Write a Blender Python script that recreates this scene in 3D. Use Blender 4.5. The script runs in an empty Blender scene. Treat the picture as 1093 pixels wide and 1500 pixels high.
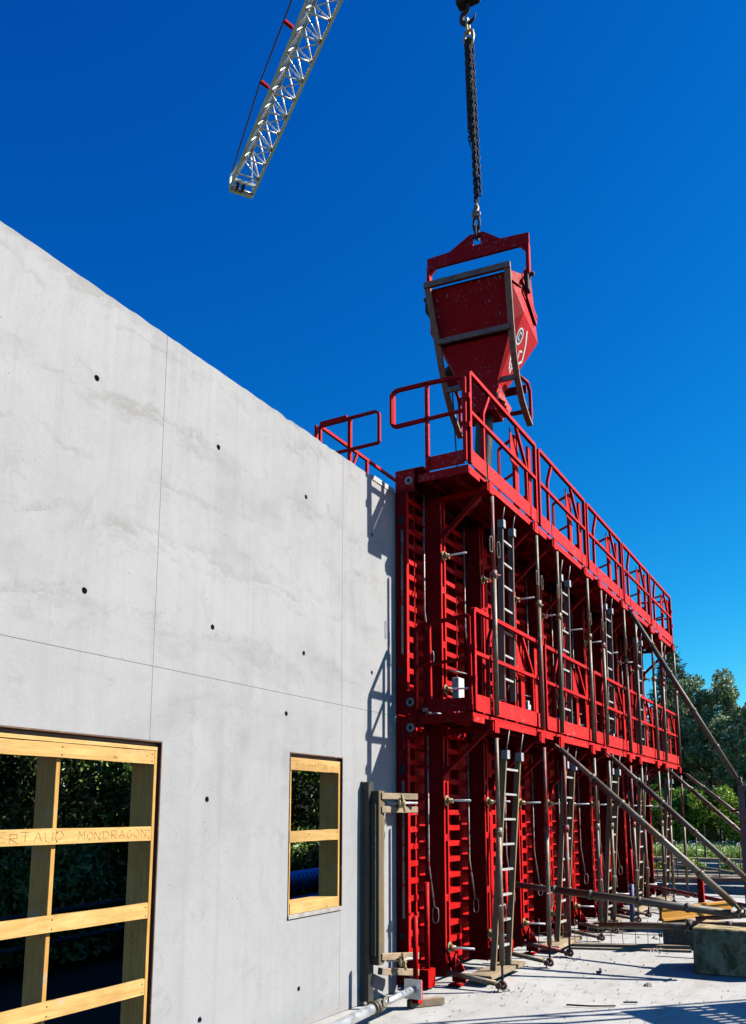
import bpy, math, random
import numpy as np
from mathutils import Vector, Matrix
random.seed(7); rng = np.random.default_rng(11)
S = bpy.context.scene
COL = S.collection
R = math.radians

# ------------------------------------------------------------------ camera, sky, sun, exposure
cd = bpy.data.cameras.new('camera'); cam = bpy.data.objects.new('camera', cd); COL.objects.link(cam)
cd.sensor_fit = 'VERTICAL'; cd.sensor_height = 36.0; cd.sensor_width = 36.0
cd.lens = 36.0 * 1244 / 1500.0
cd.shift_x = -7.5 / 1500.0; cd.shift_y = 232 / 1500.0
cd.clip_end = 4000
right = Vector((0.48844, -0.87260, 0.0)).normalized()
fwd = Vector((0.86065, 0.48176, 0.16490)).normalized()
up = right.cross(fwd).normalized(); right = fwd.cross(up)
cam.matrix_world = Matrix(((right.x, up.x, -fwd.x, 0), (right.y, up.y, -fwd.y, 0), (right.z, up.z, -fwd.z, 1.7), (0, 0, 0, 1)))
S.camera = cam

SUN = Vector((0.68, -1.0, 1.02)).normalized()          # towards the sun
el = math.asin(SUN.z); az = math.atan2(SUN.x, SUN.y)
w = bpy.data.worlds.new('World'); S.world = w; w.use_nodes = True
nt = w.node_tree; bg = nt.nodes['Background']
sky = nt.nodes.new('ShaderNodeTexSky'); sky.sky_type = 'NISHITA'; sky.sun_disc = False
sky.sun_elevation = el; sky.sun_rotation = az; sky.air_density = 1.0; sky.dust_density = 0.15; sky.ozone_density = 3.0
sky.altitude = 100
# one even colour grade over the whole sky: deep saturated blue, as the photograph was developed
EXPO = 0.8; STR = 0.1
se = nt.nodes.new('ShaderNodeSeparateColor'); co = nt.nodes.new('ShaderNodeCombineColor'); nt.links.new(sky.outputs[0], se.inputs[0])
for i, (p, g) in enumerate(((3.74, 7.8), (1.525, 2.05), (0.90, 1.55))):
    a = nt.nodes.new('ShaderNodeMath'); a.operation = 'MULTIPLY'; a.inputs[1].default_value = 0.0909
    b = nt.nodes.new('ShaderNodeMath'); b.operation = 'POWER'; b.inputs[1].default_value = p
    c = nt.nodes.new('ShaderNodeMath'); c.operation = 'MULTIPLY'; c.inputs[1].default_value = g / (STR * 2 ** EXPO)
    nt.links.new(se.outputs[i], a.inputs[0]); nt.links.new(a.outputs[0], b.inputs[0]); nt.links.new(b.outputs[0], c.inputs[0]); nt.links.new(c.outputs[0], co.inputs[i])
nt.links.new(co.outputs[0], bg.inputs['Color'])
bg.inputs['Strength'].default_value = STR
sl = bpy.data.lights.new('sun', 'SUN'); sl.energy = 5.0; sl.angle = R(0.53); sl.color = (1.0, 0.95, 0.87)
so = bpy.data.objects.new('sun', sl); COL.objects.link(so)
so.rotation_euler = (-SUN).to_track_quat('-Z', 'Y').to_euler()
vs = S.view_settings; vs.view_transform = 'Standard'; vs.look = 'None'; vs.gamma = 1.0; vs.use_curve_mapping = False
vs.exposure = EXPO
S.cycles.max_bounces = 6; S.cycles.diffuse_bounces = 0

# ------------------------------------------------------------------ materials
def L(*c): return tuple(c) + (1.0,)
def new_mat(name):
    m = bpy.data.materials.new(name); m.use_nodes = True
    return m, m.node_tree, m.node_tree.nodes['Principled BSDF']
def N(t, kind, **kw):
    n = t.nodes.new(kind)
    for k, v in kw.items(): setattr(n, k, v)
    return n
def coords(t, scale=(1, 1, 1), vary=True):
    tc = N(t, 'ShaderNodeTexCoord'); mp = N(t, 'ShaderNodeMapping'); mp.inputs['Scale'].default_value = scale
    if vary:
        oi = N(t, 'ShaderNodeObjectInfo'); mu = N(t, 'ShaderNodeVectorMath', operation='SCALE')
        cv = N(t, 'ShaderNodeCombineXYZ'); cv.inputs[0].default_value = 0
        for i in range(3): t.links.new(oi.outputs['Random'], cv.inputs[i])
        t.links.new(cv.outputs[0], mu.inputs[0]); mu.inputs['Scale'].default_value = 41.7
        ad = N(t, 'ShaderNodeVectorMath', operation='ADD')
        t.links.new(tc.outputs['Object'], ad.inputs[0]); t.links.new(mu.outputs[0], ad.inputs[1])
        t.links.new(ad.outputs[0], mp.inputs[0])
    else:
        t.links.new(tc.outputs['Object'], mp.inputs[0])
    return mp.outputs[0]
def noise(t, v, s, d=4, r=0.6, dist=0.0):
    n = N(t, 'ShaderNodeTexNoise'); n.inputs['Scale'].default_value = s; n.inputs['Detail'].default_value = d
    n.inputs['Roughness'].default_value = r; n.inputs['Distortion'].default_value = dist
    t.links.new(v, n.inputs['Vector']); return n.outputs['Fac']
def ramp(t, f, stops):
    r = N(t, 'ShaderNodeValToRGB'); e = r.color_ramp.elements
    while len(e) > 1: e.remove(e[0])
    e[0].position = stops[0][0]; e[0].color = stops[0][1]
    for p, c in stops[1:]:
        k = e.new(p); k.color = c
    t.links.new(f, r.inputs[0]); return r.outputs[0]
def bw(t, f, a, b, lo=0.0, hi=1.0):
    return ramp(t, f, [(a, L(lo, lo, lo)), (b, L(hi, hi, hi))])
def mix(t, f, a, b, mode='MIX'):
    m = N(t, 'ShaderNodeMix', data_type='RGBA', blend_type=mode)
    if isinstance(f, float): m.inputs[0].default_value = f
    else: t.links.new(f, m.inputs[0])
    for i, x in ((6, a), (7, b)):
        if isinstance(x, tuple): m.inputs[i].default_value = x
        else: t.links.new(x, m.inputs[i])
    return m.outputs[2]
def bump(t, b, f, s, d=0.01):
    n = N(t, 'ShaderNodeBump'); n.inputs['Strength'].default_value = s; n.inputs['Distance'].default_value = d
    t.links.new(f, n.inputs['Height']); t.links.new(n.outputs[0], b.inputs['Normal'])
def simple(name, c1, c2, scale=6, rough=(0.5, 0.7), metal=0.0, stretch=(1, 1, 1), bumps=0.15, dirt=None, dirt_at=(0.58, 0.7), dirt_scale=3, spec=0.5):
    m, t, b = new_mat(name)
    v = coords(t, stretch); f = noise(t, v, scale, 6, 0.62)
    col = ramp(t, f, [(0.32, L(*c1)), (0.68, L(*c2))])
    if dirt:
        g = noise(t, v, dirt_scale, 8, 0.7, 0.6)
        col = mix(t, bw(t, g, *dirt_at), col, L(*dirt))
    t.links.new(col, b.inputs['Base Color'])
    t.links.new(bw(t, f, 0.3, 0.7, rough[0], rough[1]), b.inputs['Roughness'])
    b.inputs['Metallic'].default_value = metal
    b.inputs['Specular IOR Level'].default_value = spec
    if bumps: bump(t, b, noise(t, v, scale * 6, 5, 0.65), bumps, 0.004)
    return m

def concrete_wall_mat():
    m, t, b = new_mat('cast_concrete')
    v = coords(t, (1, 1, 1), False)
    big = noise(t, v, 0.8, 7, 0.66, 0.6)
    col = ramp(t, big, [(0.30, L(0.305, 0.306, 0.298)), (0.5, L(0.375, 0.375, 0.366)), (0.70, L(0.425, 0.424, 0.414))])
    mid = noise(t, v, 2.6, 7, 0.68, 0.7)
    col = mix(t, bw(t, mid, 0.40, 0.66, 0.0, 0.55), col, L(0.415, 0.42, 0.42))
    # vertical laitance streaks and rub marks
    st = noise(t, coords(t, (3.2, 1, 0.20), False), 1.6, 6, 0.62, 0.3)
    col = mix(t, bw(t, st, 0.45, 0.75, 0.0, 0.45), col, L(0.44, 0.445, 0.45))
    s2 = noise(t, coords(t, (10, 1, 0.35), False), 1.2, 5, 0.62)
    col = mix(t, bw(t, s2, 0.52, 0.78, 0.0, 0.35), col, L(0.285, 0.29, 0.29))
    # pour lines: wavy level lines with a soft upper side and a crisp lower edge
    tc = N(t, 'ShaderNodeTexCoord'); sep = N(t, 'ShaderNodeSeparateXYZ'); t.links.new(tc.outputs['Object'], sep.inputs[0])
    wn = noise(t, coords(t, (0.9, 1, 1.7), False), 1.15, 9, 0.72, 0.5)
    hg = N(t, 'ShaderNodeMapRange'); t.links.new(sep.outputs[2], hg.inputs[0]); hg.inputs[1].default_value = 2.0; hg.inputs[2].default_value = 3.3
    hg.inputs[3].default_value = 0.18; hg.inputs[4].default_value = 1.0
    for k, (freq, off, wid, gs, amp) in enumerate(((1.35, 0.0, 0.26, 1.2, 0.95), (2.1, 0.4, 0.16, 1.9, 0.8))):
        mul = N(t, 'ShaderNodeMath', operation='MULTIPLY_ADD'); t.links.new(wn, mul.inputs[0]); mul.inputs[1].default_value = amp
        t.links.new(sep.outputs[2], mul.inputs[2])
        mu2 = N(t, 'ShaderNodeMath', operation='MULTIPLY_ADD'); t.links.new(mul.outputs[0], mu2.inputs[0]); mu2.inputs[1].default_value = freq; mu2.inputs[2].default_value = off
        fr = N(t, 'ShaderNodeMath', operation='FRACT'); t.links.new(mu2.outputs[0], fr.inputs[0])
        band = ramp(t, fr.outputs[0], [(0.0, L(0, 0, 0)), (0.40, L(0, 0, 0)), (0.425, L(1, 1, 1)), (0.425+wid*0.5, L(0.55, 0.55, 0.55)), (0.425+wid, L(0, 0, 0))])
        gate = noise(t, coords(t, (0.8, 1, 1.5), False), gs, 6, 0.68)
        g2 = N(t, 'ShaderNodeMath', operation='MULTIPLY'); t.links.new(bw(t, gate, 0.47, 0.62, 0.0, 0.70), g2.inputs[0]); t.links.new(hg.outputs[0], g2.inputs[1])
        g3 = N(t, 'ShaderNodeMath', operation='MULTIPLY'); t.links.new(band, g3.inputs[0]); t.links.new(g2.outputs[0], g3.inputs[1])
        col = mix(t, g3.outputs[0], col, (L(0.245, 0.242, 0.222), L(0.27, 0.265, 0.245))[k])
    # scuffed patches, fine sandy grain and air holes
    pt = noise(t, v, 3.6, 9, 0.74, 1.0)
    col = mix(t, bw(t, pt, 0.56, 0.70, 0.0, 0.5), col, L(0.275, 0.275, 0.255))
    fine = noise(t, v, 42, 6, 0.72)
    col = mix(t, bw(t, fine, 0.52, 0.76, 0.0, 0.35), col, L(0.23, 0.23, 0.215))
    vo = N(t, 'ShaderNodeTexVoronoi'); vo.inputs['Scale'].default_value = 16; t.links.new(v, vo.inputs['Vector'])
    sp = noise(t, v, 3.2, 4, 0.6)
    pits = N(t, 'ShaderNodeMath', operation='MULTIPLY')
    t.links.new(bw(t, vo.outputs['Distance'], 0.05, 0.085, 1, 0), pits.inputs[0]); t.links.new(bw(t, sp, 0.52, 0.60), pits.inputs[1])
    col = mix(t, pits.outputs[0], col, L(0.12, 0.12, 0.11))
    t.links.new(col, b.inputs['Base Color']); b.inputs['Roughness'].default_value = 0.85; b.inputs['Specular IOR Level'].default_value = 0.3
    h = N(t, 'ShaderNodeMath', operation='MULTIPLY_ADD'); t.links.new(fine, h.inputs[0]); h.inputs[1].default_value = 0.45; t.links.new(pt, h.inputs[2])
    h2 = N(t, 'ShaderNodeMath', operation='SUBTRACT'); t.links.new(h.outputs[0], h2.inputs[0]); t.links.new(pits.outputs[0], h2.inputs[1])
    bump(t, b, h2.outputs[0], 0.35, 0.007)
    return m

def slab_mat():
    m, t, b = new_mat('slab_concrete')
    v = coords(t, (1, 1, 1), False)
    a = noise(t, v, 0.7, 7, 0.65, 0.5); c = noise(t, v, 5, 8, 0.7, 0.4); f = noise(t, v, 45, 5, 0.7)
    col = ramp(t, a, [(0.3, L(0.335, 0.326, 0.305)), (0.7, L(0.442, 0.432, 0.405))])
    col = mix(t, bw(t, c, 0.50, 0.70, 0, 0.7), col, L(0.26, 0.235, 0.195))
    col = mix(t, bw(t, f, 0.58, 0.7, 0, 0.5), col, L(0.211, 0.187, 0.148))
    s = noise(t, v, 17, 3, 0.5); s2 = noise(t, v, 2.2, 3, 0.5)
    k = N(t, 'ShaderNodeMath', operation='MULTIPLY'); t.links.new(bw(t, s, 0.66, 0.7), k.inputs[0]); t.links.new(bw(t, s2, 0.45, 0.6), k.inputs[1])
    col = mix(t, k.outputs[0], col, L(0.16, 0.135, 0.10))
    tr = noise(t, coords(t, (0.35, 2.2, 1), False), 1.6, 6, 0.66, 0.6); col = mix(t, bw(t, tr, 0.50, 0.70, 0, 0.5), col, L(0.27, 0.25, 0.215))
    # red paint overspray near the form
    rp = noise(t, v, 1.9, 4, 0.6); col = mix(t, bw(t, rp, 0.66, 0.75, 0, 0.18), col, L(0.468, 0.125, 0.101))
    t.links.new(col, b.inputs['Base Color']); b.inputs['Roughness'].default_value = 0.9
    bump(t, b, mix(t, 0.5, c, f), 0.35, 0.012)
    return m

def red_mat(name='red_paint', c1=(0.48, 0.003, 0.004), c2=(0.66, 0.007, 0.006), worn=0.6, rough=(0.55, 0.75)):
    m, t, b = new_mat(name)
    v = coords(t); a = noise(t, v, 2.2, 6, 0.65); f = noise(t, v, 14, 7, 0.72, 0.6); g = noise(t, v, 60, 4, 0.6)
    col = ramp(t, a, [(0.3, L(*c1)), (0.7, L(*c2))])
    col = mix(t, bw(t, f, 0.60, 0.70, 0, 0.55 * worn), col, L(0.17, 0.012, 0.010))
    col = mix(t, bw(t, g, 0.66, 0.72, 0, 0.45 * worn), col, L(0.36, 0.22, 0.19))
    sp = noise(t, v, 26, 5, 0.6, 0.3); spg = noise(t, v, 1.7, 4, 0.6)
    sk = N(t, 'ShaderNodeMath', operation='MULTIPLY'); t.links.new(bw(t, sp, 0.57, 0.63), sk.inputs[0]); t.links.new(bw(t, spg, 0.47, 0.66, 0, 0.75 * worn), sk.inputs[1])
    col = mix(t, sk.outputs[0], col, L(0.34, 0.24, 0.215))
    oi = N(t, 'ShaderNodeObjectInfo'); fd = N(t, 'ShaderNodeMapRange'); t.links.new(oi.outputs['Random'], fd.inputs[0]); fd.inputs[3].default_value = 0.86; fd.inputs[4].default_value = 1.12
    fc = N(t, 'ShaderNodeVectorMath', operation='SCALE'); t.links.new(col, fc.inputs[0]); t.links.new(fd.outputs[0], fc.inputs['Scale']); col = fc.outputs[0]
    stn = noise(t, coords(t, (7, 7, 0.5)), 2.0, 5, 0.65)
    col = mix(t, bw(t, stn, 0.60, 0.80, 0, 0.5 * worn), col, L(0.36, 0.13, 0.11))
    t.links.new(col, b.inputs['Base Color'])
    t.links.new(bw(t, f, 0.35, 0.7, rough[0], rough[1]), b.inputs['Roughness'])
    b.inputs['Specular IOR Level'].default_value = 0.13
    bump(t, b, f, 0.12, 0.003)
    return m

def wood_mat(name, axis, c1, c2, knot=(0.28, 0.13, 0.04), old=0.0):
    m, t, b = new_mat(name)
    sc = {'x': (0.55, 7, 7), 'z': (7, 7, 0.55), 'y': (7, 0.55, 7)}[axis]
    v = coords(t, sc); a = noise(t, v, 2.2, 6, 0.6, 1.4); f = noise(t, v, 13, 5, 0.65, 0.4)
    col = ramp(t, a, [(0.3, L(*c1)), (0.7, L(*c2))])
    col = mix(t, bw(t, f, 0.45, 0.72, 0, 0.6), col, L(*[x * 0.6 for x in c1]))
    vo = N(t, 'ShaderNodeTexVoronoi'); vo.inputs['Scale'].default_value = 5.5
    t.links.new(coords(t, {'x': (0.8, 1.4, 1.4), 'z': (1.4, 1.4, 0.8), 'y': (1.4, 0.8, 1.4)}[axis]), vo.inputs['Vector'])
    col = mix(t, bw(t, vo.outputs['Distance'], 0.04, 0.11, 0.9, 0), col, L(*knot))
    sm_ = noise(t, coords(t), 2.3, 6, 0.7, 0.6); col = mix(t, bw(t, sm_, 0.48, 0.68, 0, 0.6), col, L(*[x * 0.72 for x in c1]))
    cem = noise(t, coords(t), 9, 6, 0.7); col = mix(t, bw(t, cem, 0.60, 0.67, 0, 0.55), col, L(0.46, 0.40, 0.30))
    oi = N(t, 'ShaderNodeObjectInfo'); fd = N(t, 'ShaderNodeMapRange'); t.links.new(oi.outputs['Random'], fd.inputs[0]); fd.inputs[3].default_value = 0.80; fd.inputs[4].default_value = 1.12
    fc = N(t, 'ShaderNodeVectorMath', operation='SCALE'); t.links.new(col, fc.inputs[0]); t.links.new(fd.outputs[0], fc.inputs['Scale']); col = fc.outputs[0]
    if old:
        g = noise(t, coords(t), 4, 7, 0.7, 0.5); col = mix(t, bw(t, g, 0.45, 0.68, 0, old), col, L(0.13, 0.11, 0.085))
    t.links.new(col, b.inputs['Base Color']); b.inputs['Roughness'].default_value = 0.72
    b.inputs['Specular IOR Level'].default_value = 0.3
    bump(t, b, f, 0.25, 0.003)
    return m

def leaf_mat(name, c1, c2, c3, trans=0.25, rough=0.45):
    m, t, b = new_mat(name)
    gi = N(t, 'ShaderNodeNewGeometry')
    col = ramp(t, gi.outputs['Random Per Island'], [(0.0, L(*c1)), (0.55, L(*c2)), (1.0, L(*c3))])
    t.links.new(col, b.inputs['Base Color']); b.inputs['Roughness'].default_value = rough
    tr = N(t, 'ShaderNodeBsdfTranslucent'); t.links.new(col, tr.inputs['Color'])
    ms = N(t, 'ShaderNodeMixShader'); ms.inputs[0].default_value = trans
    out = t.nodes['Material Output']
    t.links.new(b.outputs[0], ms.inputs[1]); t.links.new(tr.outputs[0], ms.inputs[2]); t.links.new(ms.outputs[0], out.inputs['Surface'])
    return m

M = {}
M['wall'] = concrete_wall_mat()
M['slab'] = slab_mat()
M['core'] = simple('joint_concrete', (0.15, 0.15, 0.14), (0.22, 0.22, 0.205), 20, (0.9, 0.95))
M['hole'] = simple('tie_hole_dark', (0.02, 0.02, 0.02), (0.04, 0.04, 0.04), 20, (0.9, 0.95), bumps=0)
M['red'] = red_mat()
M['red_toe'] = red_mat('red_toe_board', (0.64, 0.009, 0.008), (0.80, 0.018, 0.014), 0.9, (0.5, 0.68))
M['red_skip'] = red_mat('red_skip_paint', (0.42, 0.003, 0.006), (0.56, 0.006, 0.010), 0.9, (0.58, 0.76))
M['ring'] = simple('worn_ring', (0.40, 0.36, 0.34), (0.58, 0.52, 0.5), 30, (0.5, 0.6))
M['worn'] = simple('worn_steel', (0.20, 0.17, 0.15), (0.42, 0.38, 0.34), 18, (0.4, 0.6), 0.3, dirt=(0.3, 0.01, 0.01), dirt_at=(0.5, 0.6), dirt_scale=9)
M['galv'] = simple('dirty_galvanised_tube', (0.15, 0.13, 0.09), (0.27, 0.24, 0.18), 9, (0.45, 0.65), 0.3, dirt=(0.15, 0.09, 0.04), dirt_at=(0.46, 0.60), dirt_scale=4)
M['galv_dark'] = simple('weathered_galvanised_tube', (0.075, 0.07, 0.055), (0.14, 0.13, 0.105), 9, (0.48, 0.7), 0.25, dirt=(0.12, 0.085, 0.04), dirt_at=(0.48, 0.62), dirt_scale=5)
M['galv_new'] = simple('bright_galvanised_tube', (0.42, 0.44, 0.46), (0.62, 0.64, 0.66), 14, (0.3, 0.48), 0.6)
M['rust'] = simple('rusty_tube', (0.13, 0.06, 0.04), (0.24, 0.13, 0.09), 10, (0.55, 0.8), 0.2, dirt=(0.30, 0.27, 0.23), dirt_at=(0.56, 0.66), dirt_scale=6)
M['rust_red'] = simple('faded_red_tube', (0.24, 0.03, 0.02), (0.34, 0.06, 0.05), 8, (0.5, 0.7), 0.0, dirt=(0.26, 0.21, 0.17), dirt_at=(0.5, 0.62), dirt_scale=6)
M['skid'] = simple('scraped_skid_steel', (0.15, 0.07, 0.05), (0.27, 0.19, 0.15), 12, (0.5, 0.75), 0.2, dirt=(0.24, 0.03, 0.03), dirt_at=(0.6, 0.7), dirt_scale=4)
M['brass'] = simple('cast_nut', (0.34, 0.25, 0.10), (0.50, 0.42, 0.24), 22, (0.45, 0.6), 0.4)
M['lad_alu'] = simple('ladder_rung_metal', (0.34, 0.33, 0.31), (0.5, 0.49, 0.46), 14, (0.5, 0.7), 0.1)
M['lad_side'] = simple('ladder_rail', (0.22, 0.15, 0.07), (0.36, 0.26, 0.14), 5, (0.5, 0.7), 0.0, (6, 6, 0.6), dirt=(0.12, 0.09, 0.05))
M['lad_dark'] = simple('ladder_dark_rail', (0.10, 0.085, 0.07), (0.18, 0.155, 0.13), 6, (0.5, 0.7), 0.3)
M['white'] = simple('white_box_paint', (0.55, 0.54, 0.52), (0.72, 0.71, 0.69), 8, (0.5, 0.65), dirt=(0.4, 0.33, 0.28))
M['crane'] = simple('crane_white_paint', (0.62, 0.64, 0.57), (0.80, 0.82, 0.74), 2, (0.3, 0.45), 0.55, dirt=(0.40, 0.42, 0.34))
M['steel_dark'] = simple('dark_chain_steel', (0.02, 0.02, 0.022), (0.06, 0.06, 0.06), 12, (0.65, 0.8), 0.0, spec=0.25)
M['rope'] = simple('wire_rope', (0.02, 0.02, 0.025), (0.05, 0.05, 0.055), 20, (0.5, 0.6), 0.3)
M['rubber'] = simple('black_rubber_hose', (0.006, 0.006, 0.006), (0.016, 0.016, 0.015), 5, (0.4, 0.65), dirt=(0.06, 0.06, 0.05), dirt_at=(0.62, 0.76))
M['wood_x'] = wood_mat('new_pine_x', 'x', (0.56, 0.32, 0.09), (0.72, 0.47, 0.17))
M['wood_z'] = wood_mat('new_pine_z', 'z', (0.58, 0.29, 0.06), (0.74, 0.42, 0.11))
M['ply'] = wood_mat('brown_film_ply', 'x', (0.10, 0.055, 0.03), (0.17, 0.10, 0.06))
M['old_z'] = wood_mat('old_timber_z', 'z', (0.30, 0.20, 0.11), (0.44, 0.33, 0.20), old=0.7)
M['old_x'] = wood_mat('old_timber_x', 'x', (0.38, 0.27, 0.16), (0.52, 0.40, 0.26), old=0.55)
M['old_dark'] = wood_mat('old_dark_timber', 'z', (0.14, 0.10, 0.05), (0.22, 0.17, 0.09), old=0.85)
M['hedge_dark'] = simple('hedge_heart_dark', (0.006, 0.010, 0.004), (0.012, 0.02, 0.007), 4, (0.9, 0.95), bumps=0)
M['board_dark'] = simple('dark_formwork_board', (0.022, 0.024, 0.022), (0.05, 0.052, 0.048), 7, (0.45, 0.65), dirt=(0.11, 0.09, 0.05), dirt_at=(0.56, 0.7))
M['pencil'] = simple('pencil_mark', (0.24, 0.13, 0.045), (0.36, 0.20, 0.07), 30, (0.7, 0.8), bumps=0)
M['nail'] = simple('nail_head', (0.02, 0.018, 0.015), (0.05, 0.045, 0.04), 30, (0.5, 0.7), 0.3, bumps=0)
M['blue'] = simple('blue_duct_plastic', (0.04, 0.34, 0.85), (0.06, 0.45, 0.95), 4, (0.25, 0.4), bumps=0)
M['yellow'] = simple('yellow_shutter_beam', (0.48, 0.20, 0.012), (0.62, 0.29, 0.02), 3, (0.5, 0.7), 0.0, (0.6, 8, 8), dirt=(0.34, 0.16, 0.02))
M['block'] = simple('mossy_concrete_block', (0.36, 0.26, 0.12), (0.62, 0.45, 0.25), 8, (0.85, 0.95), 0.0, (1, 1, 0.7), 0.5, dirt=(0.13, 0.12, 0.05), dirt_at=(0.48, 0.60), dirt_scale=7)
M['foot_conc'] = simple('footing_concrete', (0.34, 0.32, 0.28), (0.47, 0.45, 0.40), 3, (0.85, 0.95), 0.0, (1, 1, 1), 0.4, dirt=(0.22, 0.18, 0.13))
M['rubble'] = simple('rubble', (0.28, 0.26, 0.23), (0.44, 0.42, 0.38), 14, (0.85, 0.95), 0.0, (1, 1, 1), 0.4, dirt=(0.2, 0.16, 0.11))
M['rebar'] = simple('rusty_rebar', (0.14, 0.07, 0.04), (0.24, 0.14, 0.09), 20, (0.7, 0.85), 0.1)
M['orange'] = simple('orange_plastic', (0.65, 0.06, 0.015), (0.75, 0.09, 0.02), 4, (0.4, 0.5), bumps=0)
M['blue_paint'] = simple('blue_prop_paint', (0.02, 0.05, 0.16), (0.04, 0.08, 0.22), 8, (0.45, 0.6), dirt=(0.15, 0.12, 0.1))
M['soil'] = simple('soil', (0.16, 0.125, 0.085), (0.27, 0.22, 0.16), 1.5, (0.9, 0.98), 0.0, (1, 1, 1), 0.6, dirt=(0.05, 0.07, 0.025), dirt_scale=0.5)
M['soil_shade'] = simple('soil_painted_shade', (0.018, 0.014, 0.009), (0.04, 0.032, 0.02), 1.5, (0.9, 0.98), 0.0, (1, 1, 1), 0.6)  # same soil, near black: shade behind the wall is put into its colour
M['meadow'] = simple('meadow_ground', (0.05, 0.085, 0.015), (0.10, 0.15, 0.03), 0.8, (0.9, 0.98), 0.0, (1, 1, 1), 0.4)
M['bark'] = simple('bark', (0.07, 0.05, 0.035), (0.14, 0.11, 0.085), 6, (0.85, 0.95), 0.0, (6, 6, 0.8), 0.6)
M['emblem'] = simple('emblem_white', (0.72, 0.70, 0.68), (0.82, 0.80, 0.78), 10, (0.4, 0.5), bumps=0)
M['emblem_black'] = simple('emblem_black', (0.015, 0.012, 0.012), (0.025, 0.02, 0.02), 10, (0.4, 0.5), bumps=0)
M['panel_brown'] = simple('rusty_brown_panel', (0.20, 0.125, 0.10), (0.32, 0.22, 0.19), 5, (0.6, 0.8), 0.1, dirt=(0.14, 0.05, 0.03), dirt_at=(0.52, 0.66))
M['laurel'] = leaf_mat('laurel_leaf', (0.035, 0.075, 0.012), (0.08, 0.14, 0.025), (0.20, 0.26, 0.09), 0.18, 0.32)
M['silver'] = leaf_mat('silver_leaf', (0.07, 0.13, 0.03), (0.16, 0.24, 0.07), (0.44, 0.50, 0.30), 0.2, 0.5)
M['conifer'] = leaf_mat('conifer_needles', (0.02, 0.04, 0.010), (0.05, 0.08, 0.015), (0.12, 0.15, 0.025), 0.1, 0.6)
M['bush'] = leaf_mat('bush_leaf', (0.10, 0.19, 0.012), (0.20, 0.32, 0.02), (0.32, 0.44, 0.05), 0.35, 0.5)
M['grass'] = leaf_mat('grass_blade', (0.13, 0.23, 0.02), (0.24, 0.36, 0.05), (0.40, 0.48, 0.16), 0.3, 0.6)

# overall tone of a few materials, set once
for mt in M.values():
    k = {'laurel_leaf': 2.3, 'bush_leaf': 1.4, 'grass_blade': 1.5, 'silver_leaf': 1.35, 'conifer_needles': 1.3, 'cast_concrete': 0.90, 'slab_concrete': 1.16}.get(mt.name, 1.0)
    if k == 1.0: continue
    t = mt.node_tree; b = t.nodes['Principled BSDF']; src = b.inputs['Base Color'].links[0].from_socket
    x = t.nodes.new('ShaderNodeVectorMath'); x.operation = 'SCALE'; x.inputs['Scale'].default_value = k
    t.links.new(src, x.inputs[0]); t.links.new(x.outputs[0], b.inputs['Base Color'])
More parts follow.
